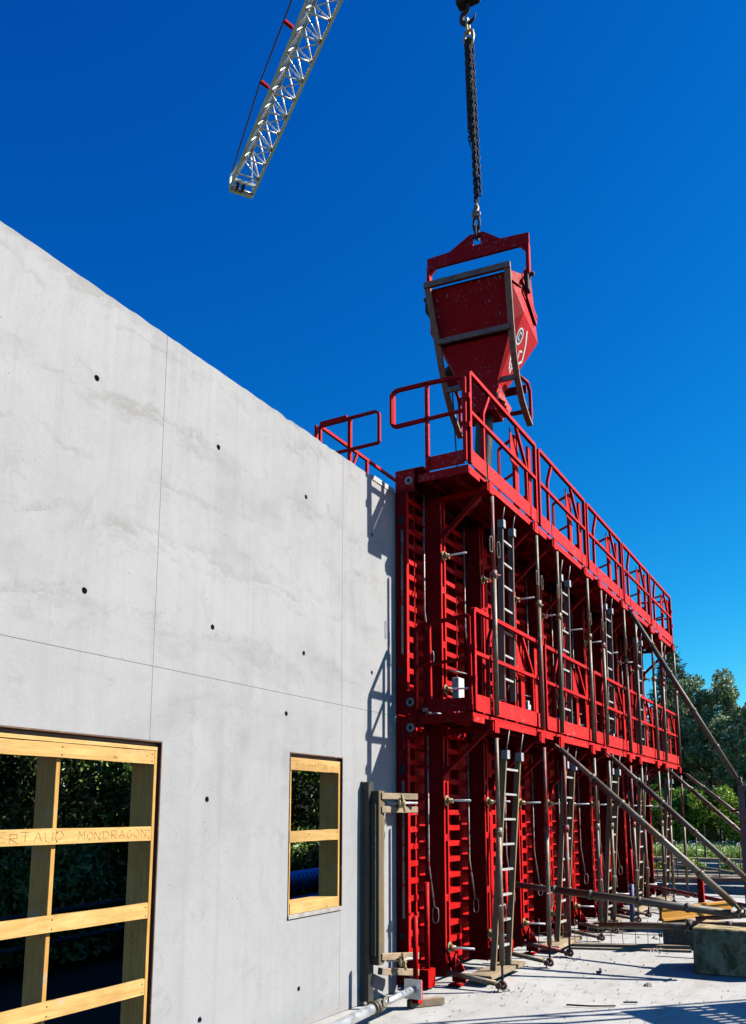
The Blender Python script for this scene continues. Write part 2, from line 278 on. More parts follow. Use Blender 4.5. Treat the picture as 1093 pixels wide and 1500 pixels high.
# ------------------------------------------------------------------ mesh helpers
class MB:
    def __init__(s): s.v = []; s.f = []; s.sm = []
    def add(s, vs, fs, smooth=False):
        b = len(s.v); s.v += [tuple(v) for v in vs]
        s.f += [tuple(b + i for i in f) for f in fs]; s.sm += [smooth] * len(fs); return s
    def box(s, x0, x1, y0, y1, z0, z1, bev=0.0):
        if x0 > x1: x0, x1 = x1, x0
        if y0 > y1: y0, y1 = y1, y0
        if z0 > z1: z0, z1 = z1, z0
        return s.add([(x0,y0,z0),(x1,y0,z0),(x1,y1,z0),(x0,y1,z0),(x0,y0,z1),(x1,y0,z1),(x1,y1,z1),(x0,y1,z1)],
                     [(0,3,2,1),(4,5,6,7),(0,1,5,4),(1,2,6,5),(2,3,7,6),(3,0,4,7)])
    def beam(s, p, q, w, h, upv=(0, 0, 1)):
        p = Vector(p); q = Vector(q); d = (q - p).normalized(); u = Vector(upv)
        if abs(d.dot(u)) > 0.95: u = Vector((1, 0, 0)) if abs(d.x) < 0.9 else Vector((0, 1, 0))
        a = d.cross(u).normalized(); b = a.cross(d).normalized()
        c = []
        for e in (p, q):
            for i, j in ((-1,-1),(1,-1),(1,1),(-1,1)): c.append(e + a * (i * w / 2) + b * (j * h / 2))
        return s.add(c, [(0,1,2,3),(7,6,5,4),(0,4,5,1),(1,5,6,2),(2,6,7,3),(3,7,4,0)])
    def path(s, pts, r, n=8, caps=True, closed=False):
        pts = [Vector(p) for p in pts]; k = len(pts); rs = r if isinstance(r, (list, tuple)) else [r] * k
        ring = []; prev = None; vs = []
        for i in range(k):
            if closed: d = (pts[(i + 1) % k] - pts[i - 1]).normalized()
            else: d = (pts[min(i + 1, k - 1)] - pts[max(i - 1, 0)]).normalized()
            if prev is None:
                u = Vector((0, 0, 1)) if abs(d.z) < 0.9 else Vector((1, 0, 0))
                a = d.cross(u).normalized()
            else:
                a = (prev - d * prev.dot(d)).normalized()
            prev = a; b = d.cross(a)
            for j in range(n):
                t = 2 * math.pi * j / n; vs.append(pts[i] + (a * math.cos(t) + b * math.sin(t)) * rs[i])
        fs = []
        for i in range(k if closed else k - 1):
            i2 = (i + 1) % k
            for j in range(n):
                j2 = (j + 1) % n; fs.append((i*n+j, i*n+j2, i2*n+j2, i2*n+j))
        s.add(vs, fs, True)
        if caps and not closed:
            b = len(s.v) - len(vs)
            s.f.append(tuple(b + j for j in reversed(range(n)))); s.f.append(tuple(b + (k-1)*n + j for j in range(n))); s.sm += [False, False]
        return s
    def tube(s, p, q, r, n=10): return s.path([p, q], r, n)
    def torus(s, c, nrm, r, t, n=14, m=6):
        c = Vector(c); nrm = Vector(nrm).normalized(); u = Vector((0,0,1)) if abs(nrm.z) < 0.9 else Vector((1,0,0))
        a = nrm.cross(u).normalized(); b = nrm.cross(a)
        return s.path([c + (a*math.cos(2*math.pi*i/n) + b*math.sin(2*math.pi*i/n))*r for i in range(n)], t, m, closed=True)
    def oval(s, c, a, b, ra, rb, t, n=12, m=5):
        c = Vector(c); a = Vector(a).normalized(); b = Vector(b).normalized(); pts = []
        for i in range(n):
            th = 2*math.pi*i/n; ca, sa = math.cos(th), math.sin(th)
            pts.append(c + a*(ra*ca) + b*((rb-ra)*(1 if sa > 0.01 else -1 if sa < -0.01 else 0) + ra*sa))
        return s.path(pts, t, m, closed=True)
    def prism(s, poly, d):
        k = len(poly); d = Vector(d); p = [Vector(v) for v in poly]
        return s.add(p + [v + d for v in p], [tuple(reversed(range(k))), tuple(range(k, 2*k))] + [(i, (i+1)%k, (i+1)%k+k, i+k) for i in range(k)])
    def mesh(s, name, mat):
        me = bpy.data.meshes.new(name); me.from_pydata(s.v, [], s.f); me.materials.append(mat)
        me.polygons.foreach_set('use_smooth', s.sm)
        import bmesh
        bm = bmesh.new(); bm.from_mesh(me); bmesh.ops.recalc_face_normals(bm, faces=bm.faces); bm.to_mesh(me); bm.free()
        return me
    def build(s, name, mat, parent=None, bevel=0.0):
        o = bpy.data.objects.new(name, s.mesh(name, M[mat])); COL.objects.link(o)
        if parent: o.parent = parent
        if bevel:
            b = o.modifiers.new('bevel', 'BEVEL'); b.width = bevel; b.segments = 1; b.limit_method = 'ANGLE'
        return o
def tag(o, label=None, cat=None, group=None, kind=None):
    for k, v in (('label', label), ('category', cat), ('group', group), ('kind', kind)):
        if v: o[k] = v
    return o
def empty(name, loc=(0, 0, 0), rz=0.0):
    o = bpy.data.objects.new(name, None); COL.objects.link(o); o.location = loc; o.rotation_euler = (0, 0, rz)
    o.empty_display_size = 0.2; return o
def put(name, me, parent, loc=(0, 0, 0), rot=(0, 0, 0)):
    o = bpy.data.objects.new(name, me); COL.objects.link(o); o.parent = parent; o.location = loc; o.rotation_euler = rot; return o
KIDS = {}
def copy_tree(o, parent=None):
    c = o.copy(); COL.objects.link(c); c.parent = parent
    for ch in o.children: copy_tree(ch, c)
    return c
ORD = ['first', 'second', 'third', 'fourth', 'fifth', 'sixth', 'seventh', 'eighth', 'ninth', 'tenth', 'eleventh']

D = 4.05; TH = 0.20; X0 = 7.6; BAY = 2.2; NB = 5

# ------------------------------------------------------------------ ground
def ground():
    tag(MB().add([(-2500,-2500,-0.16),(2500,-2500,-0.16),(2500,2500,-0.16),(-2500,2500,-0.16)], [(0,1,2,3)]).build('ground', 'soil'), kind='structure')
    sl = MB(); nx, ny = 60, 30; xs = np.linspace(4.4, 19.6, nx); ys = np.linspace(-0.6, 4.3, ny)
    vs = []; fs = []
    for j in range(ny):
        for i in range(nx): vs.append((xs[i], ys[j], 0.006 * math.sin(xs[i]*1.3+ys[j]) * math.cos(ys[j]*0.9) - 0.006))
    for j in range(ny - 1):
        for i in range(nx - 1): fs.append((j*nx+i, j*nx+i+1, (j+1)*nx+i+1, (j+1)*nx+i))
    sl.add(vs, fs, True)
    sl.add([(4.4,-0.6,-0.16),(19.6,-0.6,-0.16),(19.6,4.3,-0.16),(4.4,4.3,-0.16),(4.4,-0.6,-0.006),(19.6,-0.6,-0.006),(19.6,4.3,-0.006),(4.4,4.3,-0.006)], [(0,1,5,4),(1,2,6,5),(2,3,7,6),(3,0,4,7)])
    tag(sl.build('concrete_slab', 'slab'), kind='structure')
    tag(MB().add([(-12,4.32,-0.155),(19,4.32,-0.155),(19,14,-0.155),(-12,14,-0.155)], [(0,1,2,3)]).build('soil_painted_shade', 'soil_shade'), kind='structure')  # soil patch behind the wall with the shade painted into it
    tag(MB().add([(30,-120,-0.10),(400,-120,-0.10),(400,120,-0.10),(30,120,-0.10)], [(0,1,2,3)]).build('meadow', 'meadow'), kind='structure')
ground()

# ------------------------------------------------------------------ concrete wall
HOLES = [(x, z) for x in (-0.04, 1.16, 2.35, 3.54, 4.74, 5.93, 7.11) for z in (4.45, 3.045, 1.79, 0.30)] + [(5.69, 2.50)]
DOOR = (2.05, 4.27, -1, 2.17); WIN = (5.75, 6.58, 0.86, 2.19)
def wall():
    w = tag(empty('concrete_wall', (3, D, 0)), 'tall grey cast concrete wall with a door and a window opening', 'wall')
    zt = 5.07
    def panel(x0, x1, z0, z1, front, back, name, mat, holes=True, gap=0.0014):
        x0 += gap; x1 -= gap
        if z0 > 0: z0 += gap
        if z1 < zt: z1 -= gap
        xs = {x0, x1}; zs = {z0, z1}
        for (a, b, c, d) in (DOOR, WIN):
            xs |= {v for v in (a, b) if x0 < v < x1}; zs |= {v for v in (c, d) if z0 < v < z1}
        r = 0.021
        hs = [h for h in HOLES if holes and x0+0.05 < h[0] < x1-0.05 and z0+0.05 < h[1] < z1-0.05 and not any(a-0.05<h[0]<b+0.05 and c-0.05<h[1]<d+0.05 for a,b,c,d in (DOOR, WIN))]
        for h in hs: xs |= {h[0]-0.04, h[0]+0.04}; zs |= {h[1]-0.04, h[1]+0.04}
        if z1 >= zt and holes: xs |= {v for v in (x0+0.07*k for k in range(1, int((x1-x0)/0.07))) if all(abs(v-h[0]) > 0.045 for h in hs)}
        xs = sorted(xs); zs = sorted(zs); m = MB()
        def solid(i, j):
            if i < 0 or j < 0 or i >= len(xs)-1 or j >= len(zs)-1: return False
            cx = (xs[i]+xs[i+1])/2; cz = (zs[j]+zs[j+1])/2
            return not any(a < cx < b and c < cz < d for a, b, c, d in (DOOR, WIN))
        for i in range(len(xs)-1):
            for j in range(len(zs)-1):
                if not solid(i, j): continue
                a, b, c, d = xs[i], xs[i+1], zs[j], zs[j+1]
                hh = [h for h in hs if a < h[0] < b and c < h[1] < d]
                if hh:
                    hx, hz = hh[0]; n = 16; sq = []; ci = []; ins = []
                    for k in range(n):
                        t = 2*math.pi*(k+0.5)/n; ct, st = math.cos(t), math.sin(t); sc = 1/max(abs(ct), abs(st))
                        rr = r * random.uniform(0.93, 1.07)
                        sq.append((hx+0.04*ct*sc, front, hz+0.04*st*sc)); ci.append((hx+rr*ct, front, hz+rr*st)); ins.append((hx+r*0.8*ct, front+0.09, hz+r*0.8*st))
                    # corners of the square
                    vs = sq + ci + ins; fs = []
                    for k in range(n):
                        k2 = (k+1) % n; fs.append((k, k2, n+k2, n+k)); fs.append((n+k, n+k2, 2*n+k2, 2*n+k))
                    fs.append(tuple(2*n+k for k in range(n)))
                    m.add(vs, fs)
                    for sx, sz in ((1,1),(-1,1),(-1,-1),(1,-1)):
                        ks = sorted(range(n), key=lambda k: (sq[k][0]-(hx+sx*0.04))**2 + (sq[k][2]-(hz+sz*0.04))**2)[:2]
                        m.add([(hx+sx*0.04, front, hz+sz*0.04), sq[ks[0]], sq[ks[1]]], [(0,1,2)])
                else:
                    m.add([(a,front,c),(b,front,c),(b,front,d),(a,front,d)], [(0,1,2,3)])
                m.add([(a,back,c),(b,back,c),(b,back,d),(a,back,d)], [(3,2,1,0)])
                for di, dj, q in ((-1,0,((a,c),(a,d))),(1,0,((b,c),(b,d))),(0,-1,((a,c),(b,c))),(0,1,((a,d),(b,d)))):
                    if not solid(i+di, j+dj):
                        (p0, q0), (p1, q1) = q
                        m.add([(p0,front,q0),(p1,front,q1),(p1,back,q1),(p0,back,q0)], [(0,1,2,3)])
        me = m
        def chip(x): return -0.004*abs(math.sin(x*23.1)+math.sin(x*7.7)) - (0.012 if math.sin(x*41.0)*math.sin(x*5.3) > 0.80 else 0.0)
        me.v = [(x-3, y-D+(0.004*abs(math.sin(x*31)) if abs(z-zt) < 1e-6 and y == D else 0), z+(chip(x) if abs(z-zt) < 1e-6 and holes else 0)) for x, y, z in me.v]
        return me.build(name, mat, w)
    xs = [-3.05, -0.65, 1.75, 4.15, 6.55, 7.62]
    for i in range(5):
        panel(xs[i], xs[i+1], 0, 2.665, D, D+0.096, 'cast_panel', 'wall')
        panel(xs[i], xs[i+1], 2.665, zt, D, D+0.096, 'cast_panel', 'wall')
    panel(-3.05, 7.62, 0, zt-0.012, D+0.10, D+TH, 'wall_core', 'core', False, 0.0)
    # mortar lip and dark scuff at the foot
    m = MB()
    for i in range(40):
        x = -2.8 + i*0.25; m.add([(x-3, -0.03-random.random()*0.03, 0.002), (x-3+0.26, -0.03-random.random()*0.03, 0.002), (x-3+0.26, 0.0, 0.02+random.random()*0.03), (x-3, 0.0, 0.02+random.random()*0.03)], [(0,1,2,3)])
    return w
WALL = wall()

# small stroke font for pencil marks
FONT = {'A': [[(0,0),(.5,1),(1,0)],[(.2,.4),(.8,.4)]], 'B': [[(0,0),(0,1),(.7,.95),(.75,.6),(0,.52),(.85,.45),(.9,.05),(0,0)]], 'E': [[(.9,1),(0,1),(0,0),(.9,0)],[(0,.5),(.7,.5)]],
 'R': [[(0,0),(0,1),(.8,.95),(.8,.55),(0,.5),(.9,0)]], 'T': [[(0,1),(1,1)],[(.5,1),(.5,0)]], 'U': [[(0,1),(.05,.15),(.5,0),(.95,.15),(1,1)]], 'D': [[(0,0),(0,1),(.6,.95),(1,.5),(.6,.05),(0,0)]],
 'M': [[(0,0),(.1,1),(.5,.35),(.9,1),(1,0)]], 'O': [[(.5,1),(.05,.7),(.05,.3),(.5,0),(.95,.3),(.95,.7),(.5,1)]], 'N': [[(0,0),(0,1),(.9,0),(.9,1)]], 'G': [[(.9,.85),(.5,1),(.05,.6),(.1,.2),(.55,0),(.95,.2),(.95,.5),(.5,.5)]],
 'S': [[(.9,.9),(.4,1),(.1,.75),(.8,.35),(.7,.05),(.05,.1)]], 'I': [[(.5,0),(.5,1)]], '3': [[(.1,.95),(.8,.9),(.4,.55),(.85,.3),(.5,0),(.05,.1)]], '9': [[(.8,.6),(.3,.5),(.2,.85),(.7,1),(.8,.6),(.6,0)]], '7': [[(.1,1),(.9,1),(.4,0)]],
 'H': [[(0,0),(0,1)],[(1,0),(1,1)],[(0,.5),(1,.5)]], 'L': [[(0,1),(0,0),(.8,0)]], 'Z': [[(0,1),(.9,1),(0,0),(.9,0)]], '0': [[(.5,1),(.1,.7),(.1,.3),(.5,0),(.9,.3),(.9,.7),(.5,1)]], '2': [[(.1,.8),(.5,1),(.9,.7),(.1,0),(.9,0)]], '1': [[(.3,.8),(.6,1),(.6,0)]]}
def scribble(text, origin, ux, uz, nrm, h, adv, t=0.0024):
    m = MB(); o = Vector(origin); ux = Vector(ux); uz = Vector(uz); nrm = Vector(nrm); x = 0
    for ch in text:
        if ch == ' ': x += adv; continue
        jx, jz = random.uniform(-.08, .08), random.uniform(-.1, .1)
        for st in FONT[ch]:
            pts = [o + ux*(x + (px + jx)*adv*0.72) + uz*(pz + jz)*h + nrm*0.0006 for px, pz in st]
            for a, b in zip(pts, pts[1:]):
                d = (b-a).normalized(); s = nrm.cross(d)*t*0.5; e = d*t*0.3
                m.add([a-e-s, b+e-s, b+e+s, a-e+s], [(0,1,2,3)])
        x += adv
    return m

# ------------------------------------------------------------------ timber box-outs in the openings
def boxout(name, label, op, rails, studs, bottom):
    x0, x1, z0, z1 = op; t = tag(empty(name, (x0, D, max(z0, 0))), label, 'timber frame')
    z0 = max(z0, 0.0)
    ox, oz = x0, z0
    def B(n, mat, a, b, c, d, e, f, bev=0.002):
        return MB().box(a-ox, b-ox, c-D, d-D, e-oz, f-oz).build(n, mat, t, bev)
    yb = D+TH
    g = 0.012
    B('ply_edge', 'ply', x0+0.001, x1-0.001, D-0.004, yb-0.004, z1-g, z1-0.001)
    B('ply_edge', 'ply', x1-g, x1-0.001, D-0.004, yb-0.004, z0+0.001, z1-g-0.001)
    B('ply_edge', 'ply', x0+0.001, x0+g, D-0.004, yb-0.004, z0+0.001, z1-g-0.001)
    B('dark_filler', 'board_dark', x0+g, x1-g, D+0.03, yb-0.006, z1-0.040, z1-g-0.001)
    B('dark_filler', 'board_dark', x1-0.036, x1-g-0.001, D+0.03, yb-0.006, z0+0.002, z1-0.041)
    B('head_board', 'wood_x', x0+0.02, x1-0.037, D+0.004, yb+0.004, z1-0.066, z1-0.041)
    B('jamb_board', 'wood_z', x1-0.064, x1-0.038, D+0.004, yb+0.004, z0+0.003, z1-0.067)
    B('jamb_board', 'wood_z', x0+0.013, x0+0.035, D+0.004, yb+0.004, z0+0.003, z1-0.067)
    if bottom:
        B('sill_board', 'wood_x', x0+0.036, x1-0.066, D-0.001, yb, z0+0.03, z0+0.115)
        B('mortar_sill', 'rubble', x0+0.004, x1-0.014, D-0.012, D+0.12, z0-0.004, z0+0.0285)
    for (za, zb, sk) in rails:
        m = MB(); a, b = x0+0.014, x1-0.072; y0, y1 = D-0.002, D+0.022
        n = 8; vs = []
        top = [zb + random.uniform(-1, 1)*0.002 + sk*(i/n) for i in range(n+1)]; bot = [za + random.uniform(-1, 1)*0.002 + sk*(i/n) for i in range(n+1)]
        for i in range(n+1):
            x = a + (b-a)*i/n - ox
            vs += [(x, y0-D, bot[i]-oz), (x, y0-D, top[i]-oz), (x, y1-D, top[i]-oz), (x, y1-D, bot[i]-oz)]
        fs = [(0,1,2,3), tuple(n*4+k for k in (3,2,1,0))]
        for i in range(n):
            for k in range(4): fs.append((i*4+k, i*4+(k+1)%4, (i+1)*4+(k+1)%4, (i+1)*4+k))
        m.add(vs, fs); rb = m.build('cross_board', 'wood_x', t)
        nm = MB()
        for sx in [b-0.02] + [s[1]-0.015 for s in studs]:
            for dz in (0.2, 0.75):
                c = Vector((sx-ox, y0-D-0.0012, za+(zb-za)*dz-oz+sk*0.5))
                nm.add([c + Vector((0.005*math.cos(k*math.pi/4), 0, 0.005*math.sin(k*math.pi/4))) for k in range(8)], [tuple(range(8))])
        nm.build('nail', 'nail', rb)['kind'] = 'stuff'
    zr = sorted(rails)
    for (xa, xb) in studs:
        B('stud', 'wood_z', xa, xb, D+0.024, yb-0.01, z0+0.003, z1-0.067)
    return t, B
d_rails = [(2.015, 2.10, 0.0), (1.515, 1.605, 0.004), (1.025, 1.118, 0.006), (0.555, 0.648, 0.008), (0.10, 0.19, 0.0)]
td, _ = boxout('door_box_frame', 'pine timber box frame with cross boards filling the wide door opening', DOOR, d_rails, [(2.75, 2.78), (3.43, 3.46)], False)
sc_ = scribble('BERTAUD', (2.97-2.05, -0.0026, 1.535), (1,0,0.008), (0,0,1), (0,-1,0), 0.052, 0.078); sc_.build('pencil_writing', 'pencil', td)
sc_ = scribble('MONDRAGON', (3.60-2.05, -0.0026, 1.538), (1,0,0.006), (0,0,1), (0,-1,0), 0.048, 0.064); sc_.build('pencil_writing', 'pencil', td)
scribble('HAL', (4.2045-2.05, 0.10, 0.80), (0,0,1), (0,1,0), (-1,0,0), 0.05, 0.09).build('pencil_writing', 'pencil', td)
w_rails = [(2.045, 2.125, 0.002), (1.46, 1.55, 0.004)]
tw, _ = boxout('window_box_frame', 'pine timber box frame with one cross board in the small window opening', WIN, w_rails, [], True)
scribble('SIS 3397 IN', (5.84-5.75, -0.0026, 2.06-0.86), (1,0,0.003), (0,0,1), (0,-1,0), 0.045, 0.045).build('pencil_writing', 'pencil', tw)
scribble('02', (6.5145-5.75, 0.10, 1.66-0.86), (0,0,1), (0,1,0), (-1,0,0), 0.05, 0.07).build('pencil_writing', 'pencil', tw)
scribble('11', (6.5145-5.75, 0.10, 1.36-0.86), (0,0,1), (0,1,0), (-1,0,0), 0.05, 0.05).build('pencil_writing', 'pencil', tw)

# ------------------------------------------------------------------ red formwork panels
PH = 2.6
def formwork_panel(lower):
    t = empty('formwork_panel')
    MB().box(0.003, BAY-0.003, -0.012, -0.004, 0, PH).build('shell_sheet', 'red', t)
    rib = MB()
    # C channel: web facing out, two lips
    rib.box(0.014, BAY-0.014, -0.105, -0.098, 0, 0.055); rib.box(0.014, BAY-0.014, -0.098, -0.012, 0.048, 0.055); rib.box(0.014, BAY-0.014, -0.098, -0.012, 0, 0.007)
    me = rib.mesh('rib', M['red'])
    for k in range(15): put('rib', me, t, (0, 0, 0.10 + 0.168*k))
    ef = MB().box(0.002, 0.014, -0.135, -0.012, 0, PH).box(0.014, 0.055, -0.135, -0.125, 0, PH)
    for zz in (0.0, PH-0.24): ef.box(0.003, 0.013, -0.225, -0.136, zz, zz+0.24)
    ef = ef.mesh('end_frame', M['red'])
    e1 = put('end_frame', ef, t)
    put('end_frame', ef, t, (BAY, -0.0, 0)).scale = (-1, 1, 1)
    for zz in (0.12, PH-0.12):
        rg = MB().torus((0.0, -0.166, zz), (1, 0, 0), 0.034, 0.012); rg.build('lifting_ring', 'ring', e1)
        h = MB(); h.path([(-0.001, -0.166, zz), (0.001, -0.166, zz)], 0.03, 14); h.build('ring_hole', 'hole', e1)
    MB().box(-0.004, 0.001, -0.095, -0.072, 0.62, 1.95).build('wear_strip', 'worn', e1)
    MB().box(-0.003, 0.001, -0.10, -0.04, 2.02, 2.11).build('slot', 'hole', e1)
    MB().box(-0.003, 0.001, -0.09, -0.035, 0.42, 0.48).build('slot', 'hole', e1)
    # vertical stiffeners (soldiers): two channels back to back
    st = MB()
    for s in (-1, 1):
        st.box(s*0.028, s*0.040, -0.325, -0.106, 0.02, PH-0.02)
        st.box(s*0.040, s*0.060, -0.325, -0.312, 0.02, PH-0.02); st.box(s*0.040, s*0.060, -0.118, -0.106, 0.02, PH-0.02)
    for z in (0.15, 0.75, 1.35, 1.95, 2.45): st.box(-0.028, 0.028, -0.322, -0.30, z, z+0.07)
    sm = st.mesh('stiffener', M['red'])
    rodm = MB(); rodm.tube((0, -0.10, 0), (0, -0.60, 0.0), 0.011, 8)
    rodm = rodm.mesh('tie_rod', M['galv_new'])
    nutm = MB(); nutm.path([(0, -0.330, 0), (0, -0.340, 0)], 0.055, 12); nutm.path([(0, -0.342, 0), (0, -0.40, 0)], [0.034, 0.02], 8); nutm.beam((-0.055, -0.37, 0.02), (0.055, -0.37, -0.02), 0.016, 0.025, (0, 1, 0))
    nutm = nutm.mesh('wing_nut', M['brass'])
    for i, x in enumerate((0.5, 1.6)):
        s = put('stiffener', sm, t, (x, 0, 0))
        for z in (0.30, 1.76):
            r = put('tie_rod', rodm, t, (x, 0.0, z), (0, 0, random.uniform(-0.05, 0.05))); put('wing_nut', nutm, r)
    # slim pipe riser beside each stiffener
    lev = MB(); lev.path([(0, -0.19, 2.42), (0, -0.19, 1.12), (0.03, -0.235, 0.70)], 0.011, 7); lev.oval((0.035, -0.245, 0.62), (0.2, -1, 0), (0, 0, 1), 0.03, 0.075, 0.006)
    lm = lev.mesh('lever_bar', M['worn'])
    for x in (0.33, 1.43): put('lever_bar', lm, t, (x, 0, 0), (0, 0, random.uniform(-0.2, 0.2)))
    vb = MB().beam((0.66, -0.125, 1.55), (0.75, -0.16, 1.33), 0.014, 0.014).beam((0.84, -0.125, 1.57), (0.75, -0.16, 1.33), 0.014, 0.014)
    vb.build('v_bracket', 'red', t)
    # little stop plates welded on the ribs
    gp = MB()
    for k in range(14):
        z = 0.10 + 0.168*k
        for x in (0.24, 0.86, 1.33, 1.95): gp.box(x, x+0.03, -0.097, -0.013, z+0.056, z+0.167)
    gp.build('web_plates', 'red', t)['kind'] = 'stuff'
    if lower:
        fj = MB()
        arc = [(0, -0.33, 0.22), (0, -0.36, 0.225), (0, -0.42, 0.19), (0, -0.455, 0.12), (0, -0.46, 0.03)]
        for a, b in zip(arc, arc[1:]): fj.beam(a, b, 0.11, 0.014, (1, 0, 0))
        fj.box(-0.055, 0.055, -0.47, -0.34, 0.0, 0.012); fj.tube((0, -0.40, 0.0), (0, -0.40, 0.3), 0.014, 7)
        fj.prism([(0.05, -0.34, 0.02), (0.05, -0.46, 0.02), (0.05, -0.44, 0.12), (0.05, -0.34, 0.2)], (0.006, 0, 0))
        fm = fj.mesh('foot_jack', M['red'])
        for x in (0.5, 1.6): put('foot_jack', fm, t, (x, 0, -0.055))
        st2 = MB().tube((0.27, -0.20, 0), (0.27, -0.20, 0.95), 0.028, 8).box(0.19, 0.35, -0.25, -0.14, -0.05, 0.12); st2.build('base_stand', 'red', t)
    else:
        MB().box(0.004, BAY-0.004, -0.33, -0.004, PH+0.001, PH+0.013).build('top_cap', 'red', t)
        jb = MB().box(0.60, 0.75, -0.44, -0.36, 0.16, 0.44).box(0.57, 0.82, -0.46, -0.345, 0.13, 0.155); jb.build('white_jack_box', 'white', t, 0.006)
        MB().tube((0.66, -0.40, 0.02), (0.66, -0.40, 0.13), 0.02, 8).build('jack_stem', 'worn', t); MB().beam((0.56, -0.34, 0.52), (0.80, -0.44, 0.50), 0.05, 0.012).build('jack_arm', 'worn', t)
        MB().tube((0.04, -0.30, 0.04), (0.20, -0.36, 0.04), 0.022, 10).build('pipe_stub', 'lad_alu', t); MB().tube((0.05, -0.34, -0.0), (0.22, -0.40, -0.0), 0.02, 10).build('pipe_stub', 'lad_alu', t)
    return t
fp_lo = formwork_panel(True); fp_hi = formwork_panel(False)
for lv, proto in ((0, fp_lo), (1, fp_hi)):
    for i in range(NB):
        o = proto if i == 0 else copy_tree(proto)
        o.location = (X0 + BAY*i, D, 0.06 if lv == 0 else 2.68)
        tag(o, 'red steel formwork panel in the %s row, %s from the bare concrete wall' % (('lower', 'upper')[lv], ORD[i]), 'formwork panel', 'red formwork panels')

# ------------------------------------------------------------------ platforms with guardrails
PY = 3.20
def sq_path(m, pts, s):
    """one continuous square tube through the points, corners eased"""
    pts = [Vector(p) for p in pts]; q = [pts[0]]
    for i in range(1, len(pts)-1):
        u = (pts[i-1]-pts[i]); v = (pts[i+1]-pts[i]); e = min(0.4*s, u.length*0.3, v.length*0.3)
        q += [pts[i]+u.normalized()*e, pts[i]+v.normalized()*e]
    q.append(pts[-1]); k = len(q); r = s*0.7071; vs = []; prev = None
    for i in range(k):
        d = (q[min(i+1, k-1)]-q[max(i-1, 0)]).normalized()
        if prev is None:
            u = Vector((0, 0, 1)) if abs(d.z) < 0.9 else Vector((0, 1, 0))
            a = d.cross(u).normalized()
        else: a = (prev-d*prev.dot(d)).normalized()
        prev = a; b = d.cross(a)
        for j in range(4):
            t = math.pi/4+j*math.pi/2; vs.append(q[i]+(a*math.cos(t)+b*math.sin(t))*r)
    fs = [(3, 2, 1, 0), tuple((k-1)*4+j for j in range(4))]
    for i in range(k-1):
        for j in range(4): fs.append((i*4+j, i*4+(j+1)%4, i*4+4+(j+1)%4, i*4+4+j))
    return m.add(vs, fs)
def platform(name='work_platform', sides=1):
    """local origin at the outer front corner of the deck top; +y runs towards the formwork"""
    t = empty(name)
    for k in range(4): MB().box(0.012, BAY-0.012, 0.0+0.142*k, 0.138+0.142*k, -0.035, 0.0).build('deck_plank', 'red', t)
    for x in (0.0, BAY-0.012): MB().box(x, x+0.012, 0.0, 0.57, -0.085, 0.004).build('end_fascia', 'red', t)
    for xa, xb, yy in ((0.013, 0.28, -0.006), (0.56, 1.84, -0.012), (2.0, BAY-0.013, -0.006)): MB().box(xa, xb, yy, 0.004, -0.09, -0.037).build('edge_bar', 'red_toe', t)
    cb = MB(); cb.box(-0.035, 0.035, -0.04, 0.60, -0.155, -0.10).box(-0.06, 0.06, -0.06, 0.05, -0.165, -0.04).box(-0.09, -0.065, -0.05, 0.03, -0.15, -0.06).box(0.065, 0.09, -0.05, 0.03, -0.15, -0.06)
    cb.tube((-0.1, -0.03, -0.10), (0.1, -0.03, -0.10), 0.016, 7)
    cm = cb.mesh('bracket', M['red'])
    br = MB().beam((0, 0.06, -0.14), (0, 0.60, -0.62), 0.045, 0.045, (1, 0, 0)).box(-0.03, 0.03, 0.545, 0.62, -0.70, -0.55).mesh('brace', M['red'])
    for x in (0.48, 1.93):
        b = put('bracket', cm, t, (x, 0, 0)); put('brace', br, t, (x, 0, 0))
    for yy in (0.18, 0.42): MB().box(0.02, BAY-0.02, yy, yy+0.04, -0.095, -0.037).build('deck_joist', 'red', t)
    MB().tube((0.60, 0.12, -0.15), (0.95, 0.42, -0.16), 0.012, 7).build('drop_bar', 'worn', t)
    # guardrail panel
    y = 0.0; s = 0.042
    m = MB(); sq_path(m, [(0.05, y, 0.03), (0.05, y, 1.01), (0.07, y, 1.04), (2.12, y, 1.04), (2.12, y, 0.03)], s); m.build('rail_frame', 'red', t)
    sq_path(MB(), [(0.07, y, 0.60), (2.10, y, 0.60)], 0.037).build('mid_rail', 'red', t)
    for xa, xb in ((0.07, 0.46), (0.51, 1.86), (1.90, 2.10)): MB().box(xa, xb, -0.014, -0.004, 0.02, 0.185).build('toe_board', 'red_toe', t)
    sq_path(MB(), [(0.44, y+0.01, 0.03), (0.44, y+0.01, 0.74), (0.62, y+0.01, 1.02)], 0.035).build('bent_bar', 'red', t)
    sq_path(MB(), [(1.48, y+0.01, 1.02), (1.80, y+0.01, 0.66), (1.82, y+0.01, 0.03)], 0.035).build('bent_bar', 'red', t)
    m = MB(); m.prism([(1.40, 0.05, 1.0), (1.64, 0.05, 0.66), (1.64, 0.05, 0.05), (1.54, 0.05, 0.05), (1.54, 0.05, 0.52), (1.40, 0.05, 0.60)], (0, 0.012, 0)); m.box(1.58, 1.625, 0.062, 0.10, 0.05, 0.98); m.build('gate_post', 'red', t)
    fg = MB(); sq_path(fg, [(1.66, 0.07, 0.06), (1.66, 0.07, 1.0), (1.93, 0.40, 1.0), (1.93, 0.40, 0.06)], 0.03); fg.build('folded_gate', 'red', t); sq_path(MB(), [(1.67, 0.08, 0.55), (1.92, 0.39, 0.55)], 0.026).build('folded_gate', 'red', t)
    MB().box(1.97, 2.075, 0.03, 0.06, 0.02, 0.98).box(2.01, 2.06, 0.06, 0.12, 0.30, 0.36).build('hinge_post', 'red', t)
    return t
